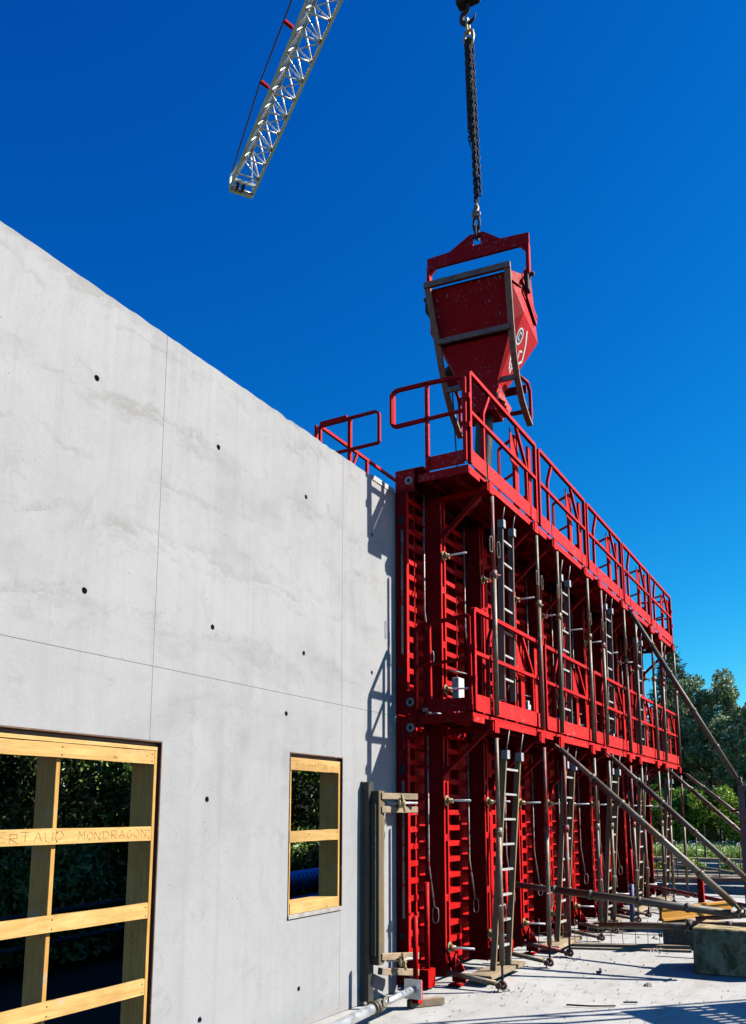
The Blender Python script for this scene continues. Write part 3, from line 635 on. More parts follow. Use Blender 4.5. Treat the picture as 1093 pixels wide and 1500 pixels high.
ZD = (2.66, 5.20)
pf = platform()
for lv in (0, 1):
    for i in range(NB):
        o = pf if (lv, i) == (0, 0) else copy_tree(pf)
        o.location = (X0 + BAY*i, PY, ZD[lv])
        tag(o, 'red steel work platform with guardrail, %s level, %s bay from the bare wall' % (('middle', 'top')[lv], ORD[i]), 'platform', 'red work platforms along the formwork')

# end guardrails
def end_guard_mid(x):
    t = empty('end_guardrail', (x, PY, ZD[0])); s = 0.036
    m = MB(); sq_path(m, [(0, 0.62, 0.06), (0, 0.62, 0.86), (0, 0.58, 0.92), (0, 0.03, 0.97), (0, 0.02, 0.08)], s); m.build('rail_frame', 'red', t)
    sq_path(MB(), [(0, 0.61, 0.50), (0, 0.04, 0.54)], 0.03).build('mid_rail', 'red', t)
    sq_path(MB(), [(0, 0.46, 0.03), (0, 0.47, 0.92)], 0.034).build('rail_post', 'red', t)
    MB().box(-0.006, 0.006, 0.0, 0.45, 0.02, 0.15).build('toe_board', 'red', t)
    for z in (0.30, 0.62): MB().box(-0.02, 0.02, -0.04, 0.0, z, z+0.06).build('hinge', 'red', t)
    return t
def end_guard_top(x):
    t = empty('end_guardrail', (x, PY, ZD[1])); s = 0.038
    m = MB(); sq_path(m, [(0, 0.03, 0.05), (0, 0.03, 0.98), (0, 0.46, 1.005), (0, 0.83, 1.015), (0, 0.875, 0.98), (0, 0.875, 0.62), (0, 0.84, 0.60), (0, 0.46, 0.60)], s); m.build('rail_frame', 'red', t)
    MB().box(-0.045, 0.045, 0.862, 0.888, 0.63, 0.97).build('end_plate', 'red', t)
    sq_path(MB(), [(0, 0.46, 0.03), (0, 0.46, 1.0)], 0.038).build('rail_post', 'red', t)
    sq_path(MB(), [(0, 0.46, 0.60), (0, 0.04, 0.60)], 0.032).build('mid_rail', 'red', t)
    MB().box(-0.006, 0.006, 0.04, 0.47, 0.02, 0.17).build('toe_board', 'red', t)
    for z in (0.40, 0.72): MB().box(-0.02, 0.02, -0.03, 0.02, z, z+0.06).build('hinge', 'red', t)
    return t
tag(end_guard_mid(X0+0.01), 'red end guardrail closing the middle platform beside the bare wall', 'guardrail', 'end guardrails')
tag(end_guard_top(X0+0.0), 'red end guardrail on the top platform, one arm reaching over the wall', 'guardrail', 'end guardrails')
g = tag(end_guard_top(X0+BAY*NB-0.02), 'red end guardrail at the far end of the top platform', 'guardrail', 'end guardrails')
tag(end_guard_mid(X0+BAY*NB-0.02), 'red end guardrail at the far end of the middle platform', 'guardrail', 'end guardrails')

# ------------------------------------------------------------------ standards (support tubes)
SY = 3.145
def standard(lower, mat, mat2):
    t = empty('support_tube')
    h = 2.44 if lower else 2.36
    z0 = 0.24 if lower else 0.03
    MB().tube((0, 0, z0), (0, 0, 1.52), 0.027, 12).build('outer_tube', mat, t)
    MB().tube((0, 0, 1.50), (0, 0, h), 0.021, 12).build('inner_tube', mat2, t)
    c = MB().path([(0, 0, 1.47), (0, 0, 1.55)], 0.037, 10); c.tube((-0.06, -0.01, 1.51), (0.09, -0.01, 1.51), 0.009, 6); c.build('collar', mat2, t)
    if lower:
        MB().tube((0, 0, 0.05), (0, 0, 0.26), 0.013, 8).build('jack_screw', 'steel_dark', t)
        f = MB(); f.tube((0, 0.62, 0.13), (0, 0.07, 0.065), 0.026, 10); f.build('foot_strut', mat, t)
        k = MB().torus((0, 0.0, 0.055), (1, 0, 0.1), 0.034, 0.016, 10, 6); k.path([(-0.045, 0.03, 0.05), (0.045, 0.03, 0.05)], 0.032, 8); k.build('foot_clamp', 'rust', t)
        p = MB().path([(-0.07, -0.01, 0.80), (0.10, -0.01, 0.80)], 0.010, 6); p.oval((0.055, -0.03, 0.72), (1, 0, 0), (0, 0, 1), 0.02, 0.07, 0.004); p.build('lock_pin', 'worn', t)
    else:
        for s in (-1, 1):
            MB().oval((s*0.055, -0.025, 1.80 - 0.02*s), (1, 0, 0), (0, 0, 1), 0.022, 0.085, 0.005).build('pin_loop', 'galv', t)
    return t
protos = {}
for lv in (0, 1):
    for i in range(NB):
        for j, dx in enumerate((0.48, 1.93)):
            n = 2*i + j; v = (n*7 + lv*3) % 4
            key = (lv == 0, (('galv', 'galv'), ('galv_dark', 'galv'), ('rust', 'galv'), ('galv', 'rust_red'))[v])
            if lv == 0 and n == 2: key = (True, ('rust_red', 'rust_red'))
            if key not in protos: o = protos[key] = standard(key[0], *key[1])
            else: o = copy_tree(protos[key])
            o.location = (X0 + BAY*i + dx, SY if lv == 0 else SY-0.005, 0.0 if lv == 0 else ZD[0]-0.02)
            o.rotation_euler = (random.uniform(-0.006, 0.006), random.uniform(-0.004, 0.004), random.uniform(-0.4, 0.4) if lv else 0)
            tag(o, 'slim steel support tube under the %s platform, %s from the bare wall' % (('middle', 'top')[lv], ORD[n] if n < 11 else 'last'), 'support tube', 'support tubes of the platforms')

# ------------------------------------------------------------------ ladders
def ladder(h, w_, lean, rail, rung):
    t = empty('ladder'); 
    for x in (0, w_): MB().beam((x, 0, 0), (x, lean, h), 0.028, 0.062, (0, 1, 0)).build('side_rail', rail, t)
    rm = MB().beam((0.014, 0, 0), (w_-0.014, 0, 0), 0.034, 0.022, (0, 0, 1)).mesh('rung', M[rung])
    k = 0.22
    while k < h-0.1:
        put('rung', rm, t, (0, lean*k/h, k)); k += 0.262
    for x in (0, w_): MB().box(x-0.035, x+0.035, lean-0.05, lean+0.02, h-0.06, h+0.03).tube((x, lean-0.02, h), (x+0.03, lean-0.05, h+0.24), 0.006, 6).build('hook', 'lad_alu', t)
    return t
la = ladder(2.22, 0.40, -0.17, 'lad_side', 'lad_alu'); lb = ladder(1.98, 0.34, -0.02, 'lad_dark', 'lad_alu')
lc = None
for i in range(NB):
    o = la if i == 0 else copy_tree(la); o.location = (X0+BAY*i+0.93+(0, 0.07, -0.05, 0.11, 0.02)[i], 3.42+(0, 0.04, -0.03, 0.05, 0)[i], 0.10); o.rotation_euler = (0, random.uniform(-.01, .012), random.uniform(-0.04, 0.04))
    tag(o, 'timber sided ladder standing on the ground, %s bay of formwork from the bare wall' % ORD[i], 'ladder', 'ladders')
    o = lb if i == 0 else copy_tree(lb); o.location = (X0+BAY*i+1.02+(0, -0.06, 0.05, -0.03, 0.06)[i], 3.28, 2.92-(0, 0.10, 0.0, 0.16, 0.05)[i]); o.rotation_euler = (0, random.uniform(-.008, .008), random.uniform(-0.03, 0.03))
    tag(o, 'dark metal ladder hanging below the top platform, %s bay from the bare wall' % ORD[i], 'ladder', 'ladders')
# timber footboards under the ladders
for i in range(NB):
    b = MB().box(-0.30, 0.70, -0.13, 0.12, 0, 0.04).build('foot_plank', 'old_x', None, 0.003); b.location = (X0+BAY*i+0.93, 3.45, 0.055)
    tag(b, 'short timber plank under the foot of the ground ladder, %s bay from the wall' % ORD[i], 'plank', 'planks under the ladders')

# ------------------------------------------------------------------ back side of the wall: upper platform and its guardrail
for i in range(2):
    o = empty('work_platform', (7.75+BAY*i, 5.10, 5.12))
    for k in range(4): MB().box(0.0, BAY-0.01, -0.142*(k+1), -0.142*k-0.004, -0.035, 0.0).build('deck_plank', 'red', o)
    sq_path(MB(), [(0.02, 0, 0.99), (BAY-0.03, 0, 0.99)], 0.034).build('top_rail', 'red', o); sq_path(MB(), [(0.02, 0, 0.55), (BAY-0.03, 0, 0.55)], 0.03).build('mid_rail', 'red', o)
    for x in (1.05, BAY-0.06): MB().box(x, x+0.035, -0.017, 0.017, -0.1, 0.97).build('rail_post', 'red', o)
    sq_path(MB(), [(0.60, 0, 0.55), (0.82, 0, 0.97)], 0.028).build('bent_bar', 'red', o)
    tag(o, ('dark red work platform guardrail showing above the wall top from behind', 'red work platform behind the wall, second from its end')[i], 'platform', 'platforms behind the wall')
    o = copy_tree(fp_hi); o.rotation_euler = (0, 0, math.pi); o.location = (7.75+BAY*(i+1), D+TH+0.004, 2.60)
    tag(o, ('red formwork panel behind the wall at its open end', 'red formwork panel behind the wall, second from its end')[i], 'formwork panel', 'formwork panels behind the wall')
    o = copy_tree(fp_lo); o.rotation_euler = (0, 0, math.pi); o.location = (7.75+BAY*(i+1), D+TH+0.004, -0.02)
    tag(o, ('red formwork panel behind the wall foot at its open end', 'red formwork panel behind the wall foot, second from its end')[i], 'formwork panel', 'formwork panels behind the wall')
t = tag(empty('end_guardrail', (7.74, 5.10, 5.12)), 'dark end guardrail seen against the sky behind the wall top', 'guardrail', 'end guardrails'); s = 0.036
s = 0.030; sq_path(MB(), [(0, 0.0, 0.05), (0, 0.0, 1.0), (0, -0.40, 1.0), (0, -0.74, 1.0), (0, -0.78, 0.96), (0, -0.78, 0.62), (0, -0.0, 0.62)], s).build('rail_frame', 'red', t)
sq_path(MB(), [(0, -0.40, 0.03), (0, -0.40, 1.0)], 0.038).build('rail_post', 'red', t)
MB().box(-0.012, 0.012, -0.36, 0.0, 0.975, 1.045).build('top_plate', 'red', t)
MB().box(-0.08, -0.04, 0.0, 0.03, 0.3, 0.98).build('hinge_post', 'red', t)
o = copy_tree(protos[(True, ('galv', 'galv'))]); o.location = (8.0, 5.15, 0); tag(o, 'support tube of the platform behind the wall', 'support tube', 'support tubes of the platforms')
t = tag(empty('steel_angle', (7.25, 4.10, 5.07)), 'pale steel angle lying on the wall top beside the red formwork', 'steel angle')
MB().box(-0.12, 0.34, -0.055, -0.047, -0.035, 0.02).box(-0.12, 0.34, -0.047, 0.05, 0.012, 0.02).build('angle_leg', 'lad_alu', t)
MB().tube((0.0, 0.02, 0.02), (0.34, 0.02, 0.06), 0.012, 6).build('pin', 'rust', t)

# ------------------------------------------------------------------ timber stop end and battens against the wall
t = tag(empty('timber_stop_end', (6.9, D, 0)), 'weathered upright timber with dark board standing against the bare wall', 'timber upright')
MB().box(0.0, 0.022, -0.022, -0.002, 0.02, 1.985).build('board_edge', 'old_z', t, 0.002)
MB().box(0.004, 0.10, -0.085, -0.0225, 0.03, 1.98).build('dark_board', 'board_dark', t, 0.003)
MB().box(0.055, 0.150, -0.165, -0.086, 0.34, 1.90).build('post', 'old_dark', t, 0.005)
MB().box(0.035, 0.054, -0.140, -0.088, 0.42, 1.78).build('batten', 'old_dark', t, 0.003)
MB().box(0.151, 0.174, -0.160, -0.09, 0.35, 1.895).build('post', 'old_z', t, 0.004)
for z, dz in ((1.80, 0.0), (0.36, -0.055)):
    n = 'pair of short timber battens clamping %s of the upright to the formwork' % ('the top' if z > 1 else 'the foot')
    p = tag(empty('batten_clamp', (7.03, 3.865, z)), n, 'battens', 'batten clamps')
    for k, zz in enumerate((0.05, -0.075)):
        MB().beam((-0.03, 0.035, zz), (0.50, -0.075, zz+dz*(1 if k == 0 else 1.5)), 0.055, 0.06).build('batten', 'old_x', p, 0.004)
    MB().path([(0.18, -0.06, -0.01), (0.185, -0.085, -0.01)], 0.05, 10).path([(0.185, -0.05, -0.01), (0.185, -0.12, -0.01)], [0.032, 0.02], 8).beam((0.15, -0.10, 0.07), (0.22, -0.10, -0.09), 0.02, 0.02).build('wing_nut', 'brass', p)
    MB().tube((0.14, 0.06, -0.012), (0.42, -0.13, -0.012), 0.012, 8).build('tie_rod', 'galv_new', p)

# ------------------------------------------------------------------ props
def prop(name, label, a, b, mats=('galv', 'galv'), r=0.038, group='push-pull props'):
    a = Vector(a); b = Vector(b); d = b - a; t = empty(name, b); tag(t, label, 'prop', group)
    P = lambda f: (a + d*f) - b
    MB().tube(P(0.03), P(0.40), r*0.82, 12).build('upper_tube', mats[1], t)
    MB().tube(P(0.22), P(0.97), r, 12).build('lower_tube', mats[0], t)
    for f in (0.22, 0.385, 0.60, 0.80): MB().tube(P(f-0.008), P(f+0.008), r*1.25, 12).build('collar', mats[1], t)
    u = d.normalized(); sd = u.cross(Vector((0, 0, 1))).normalized()
    h = MB(); h.beam(P(0.0), P(0.035), 0.05, 0.02); h.tube(Vector(P(0.012)) - sd*0.06, Vector(P(0.012)) + sd*0.06, 0.012, 8); h.build('head_fork', 'rust', t)
    f = MB(); f.beam(P(0.965), P(1.0), 0.06, 0.03); f.tube(Vector(P(0.99)) - sd*0.08, Vector(P(0.99)) + sd*0.08, 0.014, 8); f.torus(Vector(P(1.0)), sd, 0.035, 0.012, 10, 5); f.build('foot_fork', 'galv_dark', t)
    return t
prop('push_pull_prop', 'nearest pale grey diagonal prop from the middle platform to the concrete block', (9.84, 3.10, 2.50), (9.90, 1.17, 0.68), ('galv', 'galv'))
prop('push_pull_prop', 'second pale grey diagonal prop from the middle platform', (12.24, 3.10, 2.54), (12.30, 1.22, 0.70), ('galv_dark', 'galv'))
prop('push_pull_prop', 'third diagonal prop from the middle platform, ending beside the brown panel', (16.60, 3.10, 2.52), (16.9, 1.30, 0.75), ('galv', 'galv'))
prop('push_pull_prop', 'farthest diagonal prop from the middle platform', (18.5, 3.12, 2.52), (18.7, 1.5, 1.1), ('galv', 'galv'))
prop('push_pull_prop', 'long dark diagonal prop from the top platform down to the brown panel', (14.05, 3.10, 5.06), (14.42, 1.60, 2.14), ('galv_dark', 'galv_dark'), 0.040)
prop('horizontal_prop', 'dark horizontal prop joining the formwork to the foot of the nearest diagonal prop', (9.86, 3.74, 0.86), (9.91, 1.20, 0.64), ('galv_dark', 'galv_dark'), 0.042)
t = tag(empty('galvanised_prop', (7.0, 3.57, 0.16)), 'bright galvanised prop bolted low on the formwork end, lying along the wall foot', 'prop', 'push-pull props')
dv = Vector((-1, 0.012, -0.045))
MB().tube((0, 0, 0), dv*0.62, 0.030, 14).build('inner_tube', 'galv_new', t)
MB().tube(dv*0.60, dv*2.6, 0.042, 14).build('outer_tube', 'galv_new', t)
c = MB().tube(dv*0.56, dv*0.66, 0.052, 12); c.oval(dv*0.57 + Vector((0, -0.05, 0.03)), (0.3, 0, 1), (1, 0, 0), 0.035, 0.05, 0.008); c.torus(dv*0.70, (1, 0, 0), 0.055, 0.01, 12, 5); c.build('collar', 'galv', t)
MB().box(0.0, 0.014, -0.085, 0.085, -0.085, 0.085).build('end_plate', 'galv_new', t, 0.003)
h = MB()
for k in range(7):
    p = dv*(0.10+0.065*k) + Vector((0, -0.024, 0.0195)); h.path([p - Vector((0, -0.001, 0.001)), p + Vector((0, -0.0012, 0.001))], 0.006, 8)
h.build('pin_hole', 'hole', t)['kind'] = 'stuff'
MB().box(0.014, 0.10, -0.05, 0.05, -0.12, 0.06).tube((0.06, 0.0, 0.05), (0.06, 0.0, 0.62), 0.024, 9).build('red_shoe', 'red', t)
MB().beam((7.02, 3.62, 0.03), (7.30, 3.42, 0.03), 0.07, 0.06).build('timber_wedge', 'old_x')
tag(bpy.data.objects['timber_wedge'], 'short timber wedge lying at the foot of the formwork end', 'timber')

# ------------------------------------------------------------------ concrete skip
BX, BYc, YAW = 10.05, 4.04, R(6.0)
def skip():
    """local x runs away from the viewer, y to the left, z up; the runner frame leans and curls under the hopper"""
    Z = 6.9
    t = tag(empty('concrete_skip', (BX, BYc, Z), YAW), 'red concrete skip hanging from chains above the formwork', 'concrete skip')
    zf, zk, zb, zt = 8.70-Z, 8.58-Z, 8.27-Z, 7.42-Z
    hw = 0.64
    rim = [(-0.46, 0.53, zf), (-0.46, -0.53, zf), (-0.20, -hw, zf+0.02), (0.66, -hw, zk), (0.82, -0.50, zk), (0.82, 0.50, zk), (0.66, hw, zk), (-0.20, hw, zf+0.02)]
    belt = [(-0.235, 0.53, zb-0.15), (-0.235, -0.53, zb-0.15), (-0.12, -hw-0.02, zb), (0.70, -hw-0.02, zb), (0.84, -0.50, zb), (0.84, 0.50, zb), (0.70, hw+0.02, zb), (-0.12, hw+0.02, zb)]
    tw = 0.25
    thr = [(-0.03, tw, zt), (-0.03, -tw, zt), (0.0, -tw-0.01, zt), (0.30, -tw-0.01, zt), (0.34, -tw, zt), (0.34, tw, zt), (0.30, tw+0.01, zt), (0.0, tw+0.01, zt)]
    m = MB(); n = 8; fs = []
    for a in range(2):
        for k in range(n): fs.append((a*n+k, a*n+(k+1)%n, (a+1)*n+(k+1)%n, (a+1)*n+k))
    m.add(rim + belt + thr, fs)
    cx_ = 0.18
    inn = [(cx_+(x-cx_)*0.96, y*0.96, z-0.02) for x, y, z in rim]; bel2 = [(cx_+(x-cx_)*0.96, y*0.96, z) for x, y, z in belt]
    m.add(rim + inn + bel2, [(k, (k+1)%n, n+(k+1)%n, n+k) for k in range(n)] + [(n+k, n+(k+1)%n, 2*n+(k+1)%n, 2*n+k) for k in range(n)] + [tuple(2*n+k for k in range(n))])
    m.add(thr + [(x, y*0.9, zt-0.36) for x, y, z in thr], [(k, (k+1)%n, n+(k+1)%n, n+k) for k in range(n)])
    m.build('hopper', 'red_skip', t)
    for sg in (1, -1):
        y0 = sg*(hw+0.004)
        MB().prism([(-0.16, y0, zf-0.16), (0.60, y0, zk-0.10), (0.34, y0, zf+0.36), (0.14, y0, zf+0.40), (-0.18, y0, zf+0.08)], (0, sg*0.02, 0)).build('rim_plate', 'red_skip', t)
        MB().prism([(-0.20, y0, zf+0.08), (-0.44, sg*0.545, zf+0.02), (-0.44, sg*0.545, zf-0.10), (-0.18, y0, zf-0.10)], (0, sg*0.016, 0)).build('rim_plate', 'red_skip', t)
        MB().beam((-0.22, sg*(hw+0.02), zf-0.02), (0.55, sg*(hw+0.03), zk-0.02), 0.05, 0.05).build('rim_bar', 'red_skip', t)
        pts = [(-0.54, sg*0.555, zf+0.03), (-0.40, sg*0.535, 8.36-Z), (-0.25, sg*0.515, 8.02-Z), (-0.12, sg*0.505, 7.72-Z), (0.06, sg*0.50, 7.45-Z), (0.30, sg*0.50, 7.24-Z), (0.55, sg*0.505, 7.12-Z), (0.72, sg*0.51, 7.07-Z)]
        pts = [Vector(p) for p in pts]; m = MB(); w_, h_ = 0.08, 0.045; vs = []
        for i, p in enumerate(pts):
            dd = (pts[min(i+1, len(pts)-1)] - pts[max(i-1, 0)]).normalized(); b = Vector((0, 1, 0)).cross(dd).normalized(); a = Vector((0, 1, 0))
            for q in ((-1,-1),(1,-1),(1,1),(-1,1)): vs.append(p + a*q[0]*w_/2 + b*q[1]*h_/2)
        fs = [(0,1,2,3), tuple(len(vs)-4+k for k in (3,2,1,0))]
        for i in range(len(pts)-1):
            for k in range(4): fs.append((i*4+k, i*4+(k+1)%4, i*4+4+(k+1)%4, i*4+4+k))
        m.add(vs, fs); m.build('runner', 'skid', t)
        MB().path([(0.30, sg*0.46, 7.62-Z), (0.62, sg*0.51, 7.66-Z), (0.72, sg*0.52, 7.58-Z), (0.76, sg*0.52, 7.20-Z), (0.70, sg*0.51, 7.08-Z)], 0.026, 8).build('rear_frame', 'red_skip', t)
    def tb(p, q, w_, h_, name, mat): MB().beam(p, q, w_, h_).build(name, mat, t)
    tb((-0.545, 0.595, zf+0.02), (-0.545, -0.595, zf+0.02), 0.05, 0.08, 'rim_beam', 'skid')
    tb((-0.275, 0.50, 8.02-Z), (-0.275, -0.50, 8.02-Z), 0.04, 0.075, 'cross_bar', 'skid')
    tb((0.03, 0.48, 7.46-Z), (0.03, -0.48, 7.46-Z), 0.04, 0.065, 'cross_bar', 'skid')
    tb((0.75, 0.52, 7.30-Z), (0.75, -0.52, 7.30-Z), 0.04, 0.05, 'frame_bar', 'red_skip')
    tb((0.60, 0.50, 7.56-Z), (0.60, -0.50, 7.56-Z), 0.02, 0.12, 'frame_bar', 'red_skip')
    tb((0.10, 0.50, 7.62-Z), (0.10, 0.20, 7.62-Z), 0.02, 0.14, 'frame_bar', 'red_skip')
    for k in range(4):
        MB().prism([(0.02+0.07*k, -0.215-0.004*k, 7.30-Z), (0.10+0.08*k, -0.215-0.004*k, 7.40-Z), (0.16+0.09*k, -0.30-0.004*k, 7.22-Z), (0.08+0.07*k, -0.30-0.004*k, 7.06-Z)], (0, -0.010, 0.0)).build('gate_plate', 'red_skip', t)
    MB().box(-0.04, 0.36, -0.22, 0.22, 7.02-Z, 7.10-Z).build('discharge_collar', 'red_skip', t)
    ck = MB()
    for _ in range(260):
        k = random.randrange(8); u = random.random(); A = Vector(rim[k]).lerp(Vector(rim[(k+1) % 8]), u); Bq = Vector(belt[k]).lerp(Vector(belt[(k+1) % 8]), u)
        v = random.random()**2.6*0.8
        if random.random() < 0.3: A = Vector(thr[k]).lerp(Vector(thr[(k+1) % 8]), u); Bq = A + Vector((0, 0, -0.34)); v = random.random()
        p = A.lerp(Bq, v); o = Vector((p.x-cx_, p.y, 0)).normalized(); e = o.cross(Vector((0, 0, 1))); r = random.uniform(0.006, 0.022); q = [p + e*(r*math.cos(j*1.047)*random.uniform(.6, 1.2)) + Vector((0, 0, 1))*(r*1.5*math.sin(j*1.047)*random.uniform(.6, 1.2)) - o*0.004 for j in range(6)]
        ck.add(q + [p + o*random.uniform(0.004, 0.010)], [(j, (j+1) % 6, 6) for j in range(6)])
    ck.build('dried_concrete', 'rubble', t)['kind'] = 'stuff'
    # bail
    bz = 9.335-Z; hb = 0.735
    m = MB()
    m.prism([(-0.02, hb, bz+0.0), (-0.02, hb, bz+0.17), (-0.02, 0.40, bz+0.19), (-0.02, 0.10, bz+0.37), (-0.02, 0.055, bz+0.37), (-0.02, 0.055, bz+0.0), (-0.02, 0.62, bz+0.0)], (0.04, 0, 0))
    m.prism([(-0.02, -0.055, bz+0.0), (-0.02, -0.055, bz+0.37), (-0.02, -0.10, bz+0.37), (-0.02, -0.34, bz+0.19), (-0.02, -hb, bz+0.17), (-0.02, -hb, bz+0.0), (-0.02, -0.62, bz+0.0)], (0.04, 0, 0))
    m.box(-0.02, 0.02, -0.054, 0.054, bz+0.0, bz+0.19); m.box(-0.02, 0.02, -0.054, 0.054, bz+0.31, bz+0.37)
    m.build('bail_beam', 'red_skip', t)
    for sgn in (1, -1):
        MB().box(-0.05, 0.05, sgn*(hb-0.045), sgn*hb, bz-0.50, bz-0.001).prism([(-0.02, sgn*(hb-0.046), bz-0.005), (-0.02, sgn*(hb-0.13), bz-0.005), (-0.02, sgn*(hb-0.046), bz-0.10)], (0.04, 0, 0)).build('bail_arm', 'red_skip', t)
        MB().prism([(-0.06, sgn*0.675, bz-0.40), (0.06, sgn*0.675, bz-0.40), (0.10, sgn*0.675, bz-0.62), (0.56, sgn*0.675, bz-0.80), (0.54, sgn*0.675, bz-0.90), (0.02, sgn*0.675, bz-0.78), (-0.07, sgn*0.675, bz-0.66)], (0, sgn*0.014, 0)).build('pivot_arm', 'red_skip', t)
        MB().path([(0, sgn*0.655, bz-0.45), (0, sgn*0.79, bz-0.45)], 0.032, 10).build('pivot_pin', 'steel_dark', t)
        MB().box(-0.13, 0.02, sgn*0.690, sgn*0.730, bz-0.72, bz-0.51).build('pivot_plate', 'steel_dark', t)
    # emblem on the lit lower side face
    pa = Vector(belt[2]); pb = Vector(belt[3]); pc = Vector(thr[2]); pd = Vector(thr[3])
    nrm = (pb-pa).cross(pc-pa).normalized()
    if nrm.y > 0: nrm = -nrm
    def uv(u, v): return (pa*(1-u)+pb*u)*(1-v) + (pc*(1-u)+pd*u)*v + nrm*0.004
    def stroke(pts, wd, mm):
        for a, b in zip(pts, pts[1:]):
            A, B = uv(*a), uv(*b); d_ = (B-A).normalized(); s_ = nrm.cross(d_)*wd/2
            mm.add([A-s_, B-s_, B+s_, A+s_], [(0,1,2,3)])
    # an angular white outline, an oval badge with letters, a scroll with letters below it: worn and hard to read
    e = MB(); stroke([(0.40, 0.10), (0.62, 0.24), (0.86, 0.44), (0.66, 0.60), (0.52, 0.68)], 0.040, e); e.build('emblem_outline', 'emblem', t)
    e = MB(); stroke([(0.62, 0.36), (0.48, 0.40), (0.58, 0.48)], 0.026, e); e.build('emblem_mark', 'emblem', t)
    e = MB(); e.add([uv(0.20+0.17*math.cos(k*math.pi/8), 0.27+0.135*math.sin(k*math.pi/8)) - nrm*0.002 for k in range(16)], [tuple(range(16))]); e.build('emblem_badge', 'emblem_black', t)
    e = MB(); stroke([(0.20+0.14*math.cos(k*math.pi/8), 0.27+0.11*math.sin(k*math.pi/8)) for k in range(17)], 0.024, e); e.build('emblem_ring', 'emblem', t)
    e = MB(); stroke([(0.26, 0.22), (0.15, 0.22), (0.15, 0.31), (0.26, 0.31)], 0.016, e); e.build('emblem_letter', 'emblem', t)
    e = MB(); e.add([uv(u, v) - nrm*0.002 for u, v in ((0.02, 0.40), (0.16, 0.44), (0.34, 0.55), (0.56, 0.66), (0.60, 0.76), (0.36, 0.72), (0.14, 0.60), (0.02, 0.50))], [tuple(range(8))]); e.build('emblem_scroll', 'emblem', t)
    for k in range(5):
        e = MB(); stroke([(0.14+0.085*k, 0.47+0.045*k), (0.11+0.085*k, 0.53+0.045*k), (0.17+0.085*k, 0.545+0.045*k)], 0.014, e); e.build('emblem_letter', 'red_skip', t)
    # hand wheel weight and pull rope on the left
    MB().path([(0.16, 0.46, 0.86), (0.16, 0.46, 0.93), (0.16, 0.46, 1.00)], [0.085, 0.095, 0.03], 10).build('counterweight', 'steel_dark', t)
    MB().path([(0.16, 0.46, 1.0), (0.18, 0.44, 1.18)], 0.008, 6).build('hanger_chain', 'steel_dark', t)
    MB().path([(0.16, 0.46, 0.86), (0.12, 0.42, 0.35), (0.08, 0.38, -0.3), (0.05, 0.34, -1.0)], 0.010, 6).build('pull_chain', 'steel_dark', t)
    return t
SK = skip()
# pour hose
pts = []; rs = []
for k in range(22):
    f = k/21.0; z = 7.02 - 2.3*f
    pts.append((BX+0.15+0.03*math.sin(f*5)+0.05*f, BYc+0.0+0.11*f+0.03*math.sin(f*4), z)); rs.append(0.115*(1-0.12*f+0.06*math.sin(f*9)))
o = MB().path(pts, rs, 16).build('pour_hose', 'rubber'); tag(o, 'black rubber pour hose hanging from the skip down into the formwork', 'hose')

# ------------------------------------------------------------------ chain sling and hook block
def link(m, c, up_, side, ln=0.055, wd=0.024, t=0.0085): m.oval(c, side, up_, wd, ln, t, 10, 5)
t = tag(empty('chain_sling', (BX, BYc, 9.70)), 'bundle of dark lifting chains between the crane hook and the red skip', 'chain sling')
def chain(p, q, name, ln=0.05, wd=0.021, th=0.0085, sag=0.0):
    p = Vector(p); q = Vector(q); n = int((q-p).length/(ln*1.55)); m = MB()
    for k in range(n+1):
        f = k/n; c = p.lerp(q, f) + Vector((0, sag*math.sin(math.pi*f), 0)); a = (k % 2)*math.pi/2 + 0.5 + random.uniform(-.2, .2)
        link(m, c, (q-p), (math.cos(a), math.sin(a), 0), ln, wd, th)
    o = m.build(name, 'steel_dark', t); o['kind'] = 'stuff'; return o
top = Vector((0, 0.07, 3.28)); bot = Vector((0, -0.005, 0.35))
for i, (dy, zb_) in enumerate(((0.060, 1.75), (0.036, 0.42), (0.012, 0.42), (-0.012, 0.40), (-0.036, 0.62), (-0.060, 0.64), (0.048, 1.45), (0.024, 1.55), (0.0, 1.2), (-0.024, 0.9))):
    dx = -0.03 if i > 5 else 0.025*(i % 2)
    chain((dx, 0.06+dy*0.8, 3.14), (dx, 0.018*zb_-0.01+dy*(1.0 if zb_ > 0.5 else 0.5), zb_), 'chain_leg', 0.045, 0.018, 0.0085)
m = MB(); link(m, Vector((0, 0, 0.16)), (0, 0, 1), (0, 1, 0), 0.10, 0.045, 0.02); link(m, Vector((0, 0, 0.02)), (0, 0, 1), (1, 0, 0), 0.10, 0.05, 0.02); m.build('shackle', 'steel_dark', t)
m = MB().path([(0, 0, 0.26), (0, 0.03, 0.32), (0, -0.01, 0.40), (0, 0.0, 0.47)], [0.028, 0.045, 0.04, 0.025], 8).torus((0, 0.0, 0.30), (1, 0, 0), 0.05, 0.017, 12, 6); m.build('sling_hook', 'galv', t)
m = MB(); link(m, Vector((0, 0.06, 3.22)), (0, 0, 1), (0, 1, 0), 0.13, 0.07, 0.025); m.path([(0.0, 0.06, 3.05), (0.03, 0.05, 3.14), (0.0, 0.06, 3.22)], [0.03, 0.05, 0.03], 8); link(m, Vector((0, 0.07, 3.42)), (0, 0, 1), (1, 0, 0), 0.12, 0.05, 0.02); m.build('master_ring', 'brass', t)
t = tag(empty('hook_block', (BX, BYc+0.06, 13.25)), 'dark crane hook block above the lifting chains at the top edge', 'hook block')
hk = [(0, 0.0, 0.28)] + [(0, 0.11*math.sin(a), 0.11 - 0.11*math.cos(a) - 0.08) for a in np.linspace(math.pi, math.pi*-0.55, 12)]
